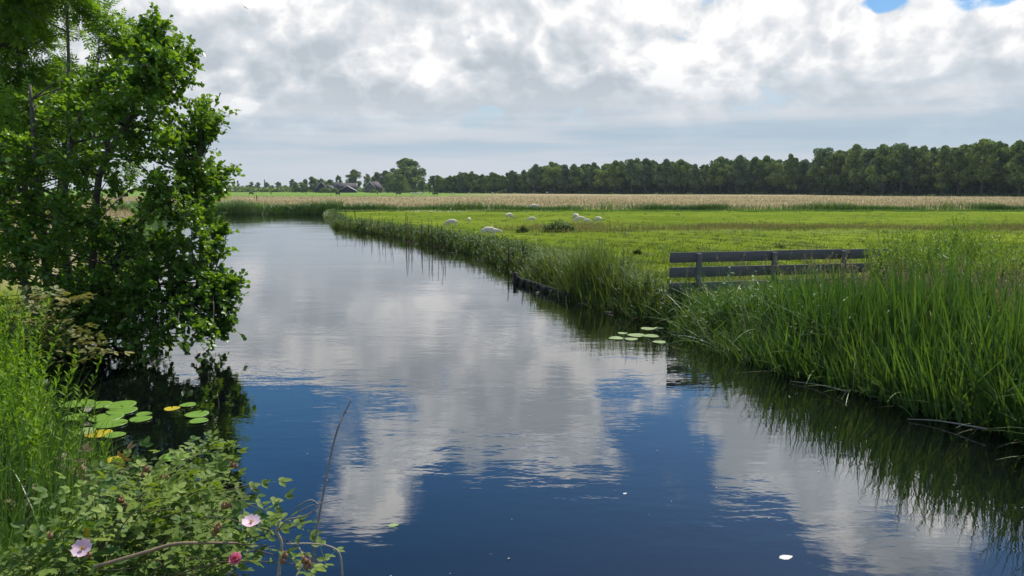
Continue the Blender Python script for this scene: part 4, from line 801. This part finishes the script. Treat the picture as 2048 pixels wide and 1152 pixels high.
for (px, pt, pb, w_, l_) in [(513, 390, 402, .16, 'brown leaning post in the hay field above the far reeds'), (542, 383.5, 388.5, .5, 'dark post on the green strip left of the farm'), (612.5, 385, 388.5, .3, 'small dark post on the green strip before the farm'), (755, 385.5, 389, .35, 'small dark post on the green strip before the gabled house'), (524, 385.5, 388, .3, 'short post between the black cow and the dark post'), (662, 388, 391, .3, 'short brown post left of the cow before the farm')]:
    c = on(px, pb, .42); h_ = (pb - pt) / F * c[1]; m_ = MB(); tube(m_, [(0, 0, -.3), (.02, 0, h_ * .6), (.10 * h_ / 1.2 if 'leaning' in l_ else 0, 0, h_)], w_ / 2 if w_ > .2 else w_ / 2, 6); tag(m_.build('field_post', post_m, loc=(c[0], c[1], .42)), l_, 'post', 'posts in the far fields')
# two birds high over the canal
bm_ = plain('bird_feather', (.05, .05, .055), .8)
for (px, py, a_, l_) in [(489, 14, .5, 'left of two tiny dark birds high in the sky'), (494, 17, -.4, 'right of two tiny dark birds high in the sky')]:
    c = at(px, py, 60); m_ = MB(); tube(m_, [(-.09, 0, 0), (-.05, 0, 0), (.0, 0, 0), (.05, 0, .005), (.08, 0, .0)], [.004, .022, .028, .018, .004], 6)
    for sg in (-1, 1): m_.add([(-.03, 0, .01), (.03, 0, .01), (.02, sg * .09, .05), (-.04, sg * .16, .02), (-.03, sg * .08, .04), (-.03, 0, .003), (.03, 0, .003), (.02, sg * .09, .045), (-.04, sg * .16, .017), (-.03, sg * .08, .034)], [np.array([[0, 1, 2, 3, 4], [5, 9, 8, 7, 6]])], .5)
    o = m_.build('bird', bm_, loc=tuple(c)); o.rotation_euler = (a_, .2, a_ * 3); tag(o, l_, 'bird', 'birds in the sky')

# ------------------------------------------------------------------ far trees
def crown_arr(seed, H=18., w=11., bot=.28, shape='round', nq=4400, q=.6):
    r = np.random.default_rng(seed); nb = max(30, nq // 130); cz = []
    for k in range(nb):
        t = r.random(); z = bot + (1 - bot) * t
        prof = {'round': math.sin(pi * (.16 + .80 * t)) ** .8, 'oak': (1 - abs(2 * t - .9) ** 2.4) ** .5 if abs(2 * t - .9) < 1 else .1, 'cone': (1 - t) ** .7 * .95 + .12, 'poplar': math.sin(pi * (.1 + .8 * t)) ** .5}[shape]
        a = r.uniform(0, 6.3); rad = w / 2 * prof * r.uniform(.25, .95); cz.append((rad * cos(a), rad * sin(a), z * H, r.uniform(.10, .19) * w * (34 / nb) ** .33 * (.6 + .5 * prof), r.random()))
    cz = np.array(cz); top = max(cz[:, 2] + cz[:, 3] * .5); cz[:, 2] *= H / top
    per = nq // nb; i_ = np.repeat(np.arange(nb), per); d = nrm(r.normal(0, 1, (nb * per, 3)) + [0, 0, .25]); d[:, 2] *= .8; rr = r.uniform(.55, 1.18, nb * per) ** .8
    P = cz[i_, :3] + d * (cz[i_, 3] * rr)[:, None]; P[:, 2] = np.maximum(P[:, 2], H * bot * .55)
    M = frames(r.normal(0, 1, P.shape), d + r.normal(0, .32, P.shape)); s = q * r.uniform(.6, 1.4, len(P))
    return P, M, s, np.clip(cz[i_, 4] * .6 + r.random(len(P)) * .4, 0, 1), cz
TQ = (np.array([(-.6, -.15, 0), (-.1, -.5, .1), (.55, -.2, 0), (.4, .4, .08), (-.3, .45, 0)]), [np.array([[0, 1, 2, 3, 4]])])
PROT = {}
G_tree2 = leaf_mat('far_foliage_light', [(.07, .13, .03), (.14, .22, .05), (.22, .31, .07), (.33, .40, .11)], .25, .7, .1, (1.3, 1.2, .35))
G_tree3 = leaf_mat('far_foliage_grey', [(.045, .09, .035), (.09, .15, .055), (.15, .22, .085), (.22, .30, .12)], .25, .7, .1, (1.2, 1.2, .5))
def proto(key, seed, **kw):
    P, M, s, v, cz = crown_arr(seed, **kw); mbc = MB(); instance(mbc, TQ, P, M, s, v); H = kw.get('H', 18.); r = np.random.default_rng(seed + 99)
    mw = MB(); lean = r.normal(0, .35); tube(mw, spline([(0, 0, -.3), (lean * .6, 0, H * .3), (lean, .2, H * .6), (lean * .8, 0, H * .9)], 9), np.linspace(H * .024, H * .006, 9), 7)
    for k in r.choice(len(cz), 9, replace=False):
        b_ = cz[k]; z0 = min(b_[2] * .62, H * .6); tube(mw, spline([(lean * z0 / H / .6, 0, z0), (b_[0] * .5, b_[1] * .5, z0 * .5 + b_[2] * .5), (b_[0], b_[1], b_[2])], 6), np.linspace(H * .007, H * .002, 6), 4)
    PROT[key] = (mbc.mesh('tree_crown', [G_tree, G_tree2, G_tree3][seed % 3] if key[0] in ('oak', 'round') else G_tree), mw.mesh('tree_trunk', G_bark, True), H, (P, M, s, v))
for k in range(5): proto(('oak', k), 20 + k, H=18., w=12.5, bot=.30, shape='oak')
for k in range(3): proto(('round', k), 40 + k, H=18., w=11., bot=.20, shape='round')
proto(('cone', 0), 50, H=18., w=8.5, bot=.14, shape='cone'); proto(('cone', 1), 51, H=18., w=7.5, bot=.2, shape='cone')
proto(('poplar', 0), 60, H=26., w=25., bot=.10, shape='oak', nq=14000, q=.8)
proto(('dense', 0), 70, H=16., w=14., bot=.03, shape='round', nq=5200); proto(('dense', 1), 71, H=16., w=12., bot=.06, shape='oak', nq=5200)
def put_tree(key, x, y, h, wid, label, group, name='field_tree', cat='tree'):
    mc, mt, H, _ = PROT[key]; r_ = empty(name, (x, y, .40), R.uniform(0, 6.3)); s = h / H; r_.scale = (s * wid, s * wid, s); tag(r_, label, cat, group)
    for nm, me in (('crown', mc), ('trunk', mt)):
        o = bpy.data.objects.new(nm, me); COL.objects.link(o); o.parent = r_
    return r_
TOP = np.array([(845, 362), (860, 359), (878, 352), (900, 352), (925, 346), (945, 344), (965, 350), (985, 346), (1005, 352), (1025, 343), (1050, 341), (1070, 331), (1102, 326), (1128, 332), (1150, 330), (1185, 328), (1205, 333), (1228, 324), (1262, 320), (1290, 320), (1330, 321), (1357, 322), (1385, 331), (1410, 331), (1437, 317), (1473, 314), (1526, 315), (1550, 322), (1574, 311), (1602, 322), (1642, 300), (1667, 304), (1703, 293), (1735, 300), (1759, 292), (1795, 291), (1830, 296), (1876, 295), (1910, 293), (1955, 283), (1989, 287), (2030, 285), (2075, 284), (2130, 282)], float)
def dist_at(px): return float(np.interp(px, [845, 1000, 1224, 1600, 1750, 2048, 2200], [520, 470, 405, 362, 304, 268, 255]))
kinds = [('oak', 0), ('round', 0), ('oak', 1), ('oak', 2), ('cone', 1), ('oak', 3), ('round', 1), ('oak', 4), ('round', 2)]
cnt = len(TOP); back = MB()
for k, (px, pt) in enumerate(TOP):
    Yd = dist_at(px) + R.normal(0, 3); x = (px - 1024) / F * Yd; h = (2.9 - .42) + (379 - pt) / F * Yd; key = kinds[int(R.integers(0, 9))]
    if px == 1574: key = ('cone', 0)
    if px in (1526, 1642, 1703, 1795, 1955): key = ('oak', k % 5)
    l_ = {'oak': 'broad dark green tree', 'round': 'rounded green tree', 'cone': 'narrow pointed dark tree'}[key[0]]
    put_tree(key, x, Yd, h, R.uniform(.85, 1.1), f'{l_}, {ORD[cnt - 1 - k]} from the right in the wood edge behind the hay field', 'trees along the far wood edge')
# the wood behind that edge, darkened crowns, with dark leaf filler added to block light gaps
for px in np.arange(880, 2300, 13.):
    for row in range(3):
        if px < 1150 and row > 1: continue
        q = px + R.normal(0, 8); Yd = dist_at(q) + 12 + row * 13 + R.normal(0, 3); h = (2.48 + (379 - np.interp(q, TOP[:, 0], TOP[:, 1])) / F * Yd) * R.uniform(.80, .97)
        P, M, s, v = PROT[kinds[int(R.integers(0, 9))]][3]; sub = R.random(len(P)) < .28; sc = h / 18.
        P_ = P[sub] * sc; P_ = P_ * [.9, .9, 1] + [(q - 1024) / F * Yd, Yd, .4]; instance(back, TQ, P_, M[sub], s[sub] * 1.4, v[sub] * .6)
        n = 160; P_ = np.column_stack([R.normal(0, 3.2, n), R.normal(0, 2, n), R.uniform(0, h * .45, n)]) + [(q - 1024) / F * Yd, Yd + 4, .3]
        instance(back, TQ, P_, frames(R.normal(0, 1, (n, 3)), R.normal(0, 1, (n, 3)) + [0, -1, 0]), R.uniform(.8, 1.7, n), R.random(n) * .5)
tag(back.build('woodland', G_tree), 'dark mass of trees filling the wood behind its front row', 'woodland', kind='stuff')
und = MB(); n = 9000; q = R.uniform(870, 2250, n); Yd = np.interp(q, [845, 1000, 1224, 1600, 1750, 2048, 2200], [520, 470, 405, 362, 304, 268, 255]) + R.normal(0, 3, n)
hh = .3 + 1.9 * np.clip(vnoise(np.column_stack([q, q * .3]), 9, 3) - .35, 0, 1); P_ = np.column_stack([(q - 1024) / F * Yd, Yd, .4 + hh * R.random(n)]); instance(und, TQ, P_, frames(R.normal(0, 1, (n, 3)), R.normal(0, .6, (n, 3)) + [0, 0, 1]), R.uniform(.35, .9, n), R.uniform(.4, 1, n))
tag(und.build('undergrowth', leaf_mat('undergrowth', [(.04, .08, .02), (.08, .14, .03), (.14, .2, .05)], .3, .7, .1)), 'low bushes and lush grass at the foot of the wood edge', 'undergrowth', kind='stuff')
# trees round the farm and on the horizon at left: (px, top, base, width px, kind, label)
FT = [(815, 319, 385, 76, ('poplar', 0), 'very tall spreading poplar right of the farm'), (711, 341, 384.5, 34, ('oak', 1), 'dark round tree standing free in front of the farm roofs'), (679.5, 352, 384, 18, ('dense', 1), 'small dark round tree left of the white chimney'), (737, 349, 384, 18, ('oak', 2), 'dark tree rising behind the gabled house'),
      (757, 346, 384.5, 26, ('dense', 0), 'dark tree directly right of the gabled house'), (775, 343, 384.5, 32, ('round', 1), 'dense tree between the gabled house and the poplar'), (792, 346, 384.8, 24, ('dense', 1), 'dark tree half in front of the poplar'), (778, 354, 385.5, 20, ('dense', 1), 'lighter green low tree in front of the dark farm trees'), (803, 350, 385.5, 30, ('dense', 0), 'olive green tree under the poplar'),
      (848, 356, 385.5, 26, ('round', 0), 'tree at the right foot of the poplar'), (870, 352, 386, 26, ('oak', 0), 'bright green tree between the poplar and the wood'),
      (664, 360, 384, 24, ('dense', 0), 'pale tree between the two farm roofs'), (630, 354, 384, 26, ('round', 2), 'light tree behind the left farm roof'), (615, 359, 384, 16, ('dense', 1), 'dark tree left of the left farm roof'), (646, 358, 384, 20, ('dense', 1), 'dark tree directly behind the left farm roof'), (606, 365, 384.8, 18, ('dense', 0), 'rounded light green tree before the farm'), (589, 359, 384.5, 18, ('cone', 0), 'pointed green tree left of the farm'), (594, 364, 384.8, 16, ('dense', 1), 'yellowish green tree beside the pointed one'),
      (561, 364, 384, 15, ('dense', 1), 'round isolated tree midway between mast and farm'), (575, 371, 384, 18, ('dense', 0), 'low tree just left of the pointed green tree'), (549, 371, 384, 12, ('dense', 0), 'low dark tree right of the mast'), (538, 365, 384, 14, ('round', 1), 'airy tree close to the right side of the mast'), (521, 365, 384, 13, ('dense', 1), 'dark round tree touching the left side of the mast'), (508, 364, 384, 13, ('round', 0), 'pale tree second left of the mast'), (499, 371, 384.5, 14, ('dense', 0), 'low green tree third left of the mast'),
      (490, 372, 384, 16, ('dense', 1), 'low pale tree right of the far poplars'), (481, 362, 384, 9, ('cone', 1), 'right one of the pair of far poplars'), (474, 362, 384, 9, ('cone', 0), 'left one of the pair of far poplars'), (458, 363, 384, 18, ('round', 2), 'far tree just right of the alder branch tip'), (446, 368, 384, 16, ('dense', 0), 'far low tree touching the alder branch tip'), (428, 366, 384, 22, ('dense', 1), 'far tree behind the right alder leaves'), (405, 360, 384, 24, ('round', 1), 'far tree seen through gaps in the alder right side'), (375, 364, 384, 26, ('dense', 0), 'far tree mostly hidden behind the middle of the alder')]
for k, (px, pt, pb, wp, key, l_) in enumerate(FT):
    Yd = 2.45 * F / (pb - 379) ; Yd = min(Yd, 640) if px > 590 else min(Yd + 120, 900); x = (px - 1024) / F * Yd; h = 2.48 + (379 - pt) / F * Yd; H = PROT[key][2]; w0 = {'oak': 12.5, 'round': 11, 'cone': 8, 'poplar': 25, 'dense': 13}[key[0]] * h / H
    put_tree(key, x, Yd, h, wp / F * Yd / w0, l_, 'trees around the farm' if px > 570 else 'far trees left of the farm')
hd = MB(); n = 6000; q = R.uniform(330, 870, n); P_ = np.column_stack([(q - 1024) / F * 720, 720 + R.normal(0, 8, n), .4 + R.random(n) * (3.2 + 2.2 * vnoise(np.column_stack([q, q]), 7, 1))]); instance(hd, TQ, P_, frames(R.normal(0, 1, (n, 3)), R.normal(0, .6, (n, 3)) + [0, 0, 1]), R.uniform(1.1, 2.4, n), R.random(n))
tag(hd.build('distant_hedgerow', G_tree), 'distant line of low hedges and scrub along the horizon at left', 'hedgerow', kind='stuff')
for (px, pt, pb, wp, l_) in [(654, 375.5, 384.5, 24, 'wide clipped green bush before the left farm roof'), (673, 376, 384.5, 13, 'small round bush right of the wide one'), (812, 378, 386, 46, 'long low light green bush under the poplar'), (750, 379, 385, 18, 'low bush at the right corner of the gabled house')]:
    Yd = 560; r_ = MB(); n = 900; a = nrm(R.normal(0, 1, (n, 3))) * R.uniform(.8, 1.05, (n, 1)); sx = wp / F * Yd / 2; sz = (379 - pt) / F * Yd + 2.48; P_ = a * [sx, 2.2, sz]; P_[:, 2] = np.abs(P_[:, 2]); instance(r_, TQ, P_, frames(R.normal(0, 1, (n, 3)), a + R.normal(0, .4, (n, 3))), R.uniform(.5, 1.1, n), R.uniform(.3, 1, n))
    tag(r_.build('garden_bush', G_tree, loc=((px - 1024) / F * Yd, Yd, .4)), l_, 'bush', 'bushes in front of the farm')
# mast
c = at(529, 359, 760); m_ = MB(); tube(m_, [(0, 0, 0), (0, 0, (c[2] - .4) * .6), (0, 0, c[2] - .4)], [.75, .62, .5], 10); tag(m_.build('chimney_stack', plain('stack_brick', (.10, .09, .09), .9), loc=(c[0], 760, .4)), 'thin dark chimney stack standing above the far trees left of the farm', 'chimney')

# ------------------------------------------------------------------ farm
brick = plain('farm_brick', (.16, .12, .10), .9, (.10, .075, .065), 3); rooft = plain('roof_tiles', (.10, .085, .08), .85, (.06, .05, .05), 2); lightroof = plain('pale_metal_roof', (.42, .43, .45), .6, (.34, .35, .37), 1); trim = plain('white_trim', (.72, .72, .70), .6); glass = plain('window_glass', (.03, .035, .04), .15); dkwood = plain('dark_boards', (.045, .038, .035), .85)
def gable(name, label, px, Yd, w, d, eave, ridge, wall_m, roof_m, rot=0, over=.5, wins=(), chim=None, group='farm buildings'):
    """gable end faces -Y; w along x, d along y"""
    r_ = empty(name, ((px - 1024) / F * Yd, Yd, .4), rot); tag(r_, label, 'house' if 'house' in name else 'barn', group)
    m_ = MB(); x = w / 2; V = [(-x, 0, 0), (x, 0, 0), (x, 0, eave), (0, 0, ridge), (-x, 0, eave)]; V += [(a, d, c) for a, b, c in V]
    m_.add(V, [np.array([[0, 1, 2, 3, 4], [9, 8, 7, 6, 5]]), np.array([[1, 6, 7, 2], [5, 0, 4, 9]])]); m_.build('wall', wall_m, r_)
    m_ = MB(); sl = (ridge - eave) / x
    for sg in (-1, 1):
        a = (sg * (x + over), -over, eave - over * sl); b = (0, -over, ridge); n_ = np.array([sg * sl, 0, 1]) / math.hypot(sl, 1) * .22
        q = [np.array(a), np.array(b), np.array((b[0], d + over, b[2])), np.array((a[0], d + over, a[2]))]; Vv = [k_ + n_ * .1 for k_ in q] + [k_ + n_ * 1.1 for k_ in q]
        m_.add(Vv, np.array([[0, 1, 2, 3], [4, 7, 6, 5], [0, 4, 5, 1], [1, 5, 6, 2], [2, 6, 7, 3], [3, 7, 4, 0]]))
    rf = m_.build('roof', roof_m, r_)
    m_ = MB()
    for sg in (-1, 1): tube(m_, [(sg * (x + over), -over - .06, eave - over * sl + .1), (0, -over - .06, ridge + .12)], .17, 4)
    m_.build('barge_board', trim if name.endswith('house') else lightroof, rf)
    if chim:
        m_ = MB(); box(m_, (chim[0], chim[1], (ridge + chim[2]) / 2 - .5), (1.1, 1.1, chim[2] - ridge + 2.2)); m_.build('chimney', chim[3], rf)
    for (wx, wz, ww, wh_) in wins:
        m_ = MB(); box(m_, (wx, -.03, wz), (ww + .25, .1, wh_ + .25)); f_ = m_.build('window', trim, r_); m_ = MB(); box(m_, (wx, -.1, wz), (ww, .06, wh_)); m_.build('pane', glass, f_)
    return r_
gable('farm_house', 'grey brick farmhouse with white trimmed gable facing the field', 743, 600, 9.2, 14, 3.9, 8.7, brick, rooft, -.25, .5, [(-2.6, 1.7, 1.1, 1.4), (0, 1.7, 1.1, 1.4), (2.6, 1.7, 1.1, 1.4), (-1.3, 4.6, 1., 1.3), (1.3, 4.6, 1., 1.3)])
r_ = gable('long_house', 'long roofed farm wing with white chimney behind the free standing tree', 716, 612, 9, 18, 2.6, 7.6, brick, rooft, pi / 2 + .1, .4, [], (-1, 14.5, 9.6, trim))
gable('low_barn', 'low open barn with pale shallow roof left of the farmhouse', 697, 585, 13, 8, 1.6, 5.2, dkwood, lightroof, .12, .7)
gable('dark_barn', 'dark steep roofed barn at the left of the farm', 646, 605, 11, 14, 2.2, 8.4, dkwood, rooft, .25, .5)
gable('side_barn', 'lower dark barn joined in front of the left steep barn', 659, 592, 13, 8, 1.4, 5.6, dkwood, rooft, -.1, .6)

# ------------------------------------------------------------------ air
hz = bpy.data.materials.new('haze_air'); hz.use_nodes = True; ht = hz.node_tree; ht.nodes.clear()
hv = ht.nodes.new('ShaderNodeVolumePrincipled'); hv.inputs['Color'].default_value = (.75, .85, 1, 1); hv.inputs['Density'].default_value = .00008; hv.inputs['Anisotropy'].default_value = .3
ho = ht.nodes.new('ShaderNodeOutputMaterial'); ht.links.new(hv.outputs[0], ho.inputs['Volume'])
m_ = MB(); box(m_, (0, 450, 34), (2600, 1400, 71)); o = m_.build('haze', hz); tag(o, 'thin pale blue summer haze over the far fields', 'haze', kind='stuff')
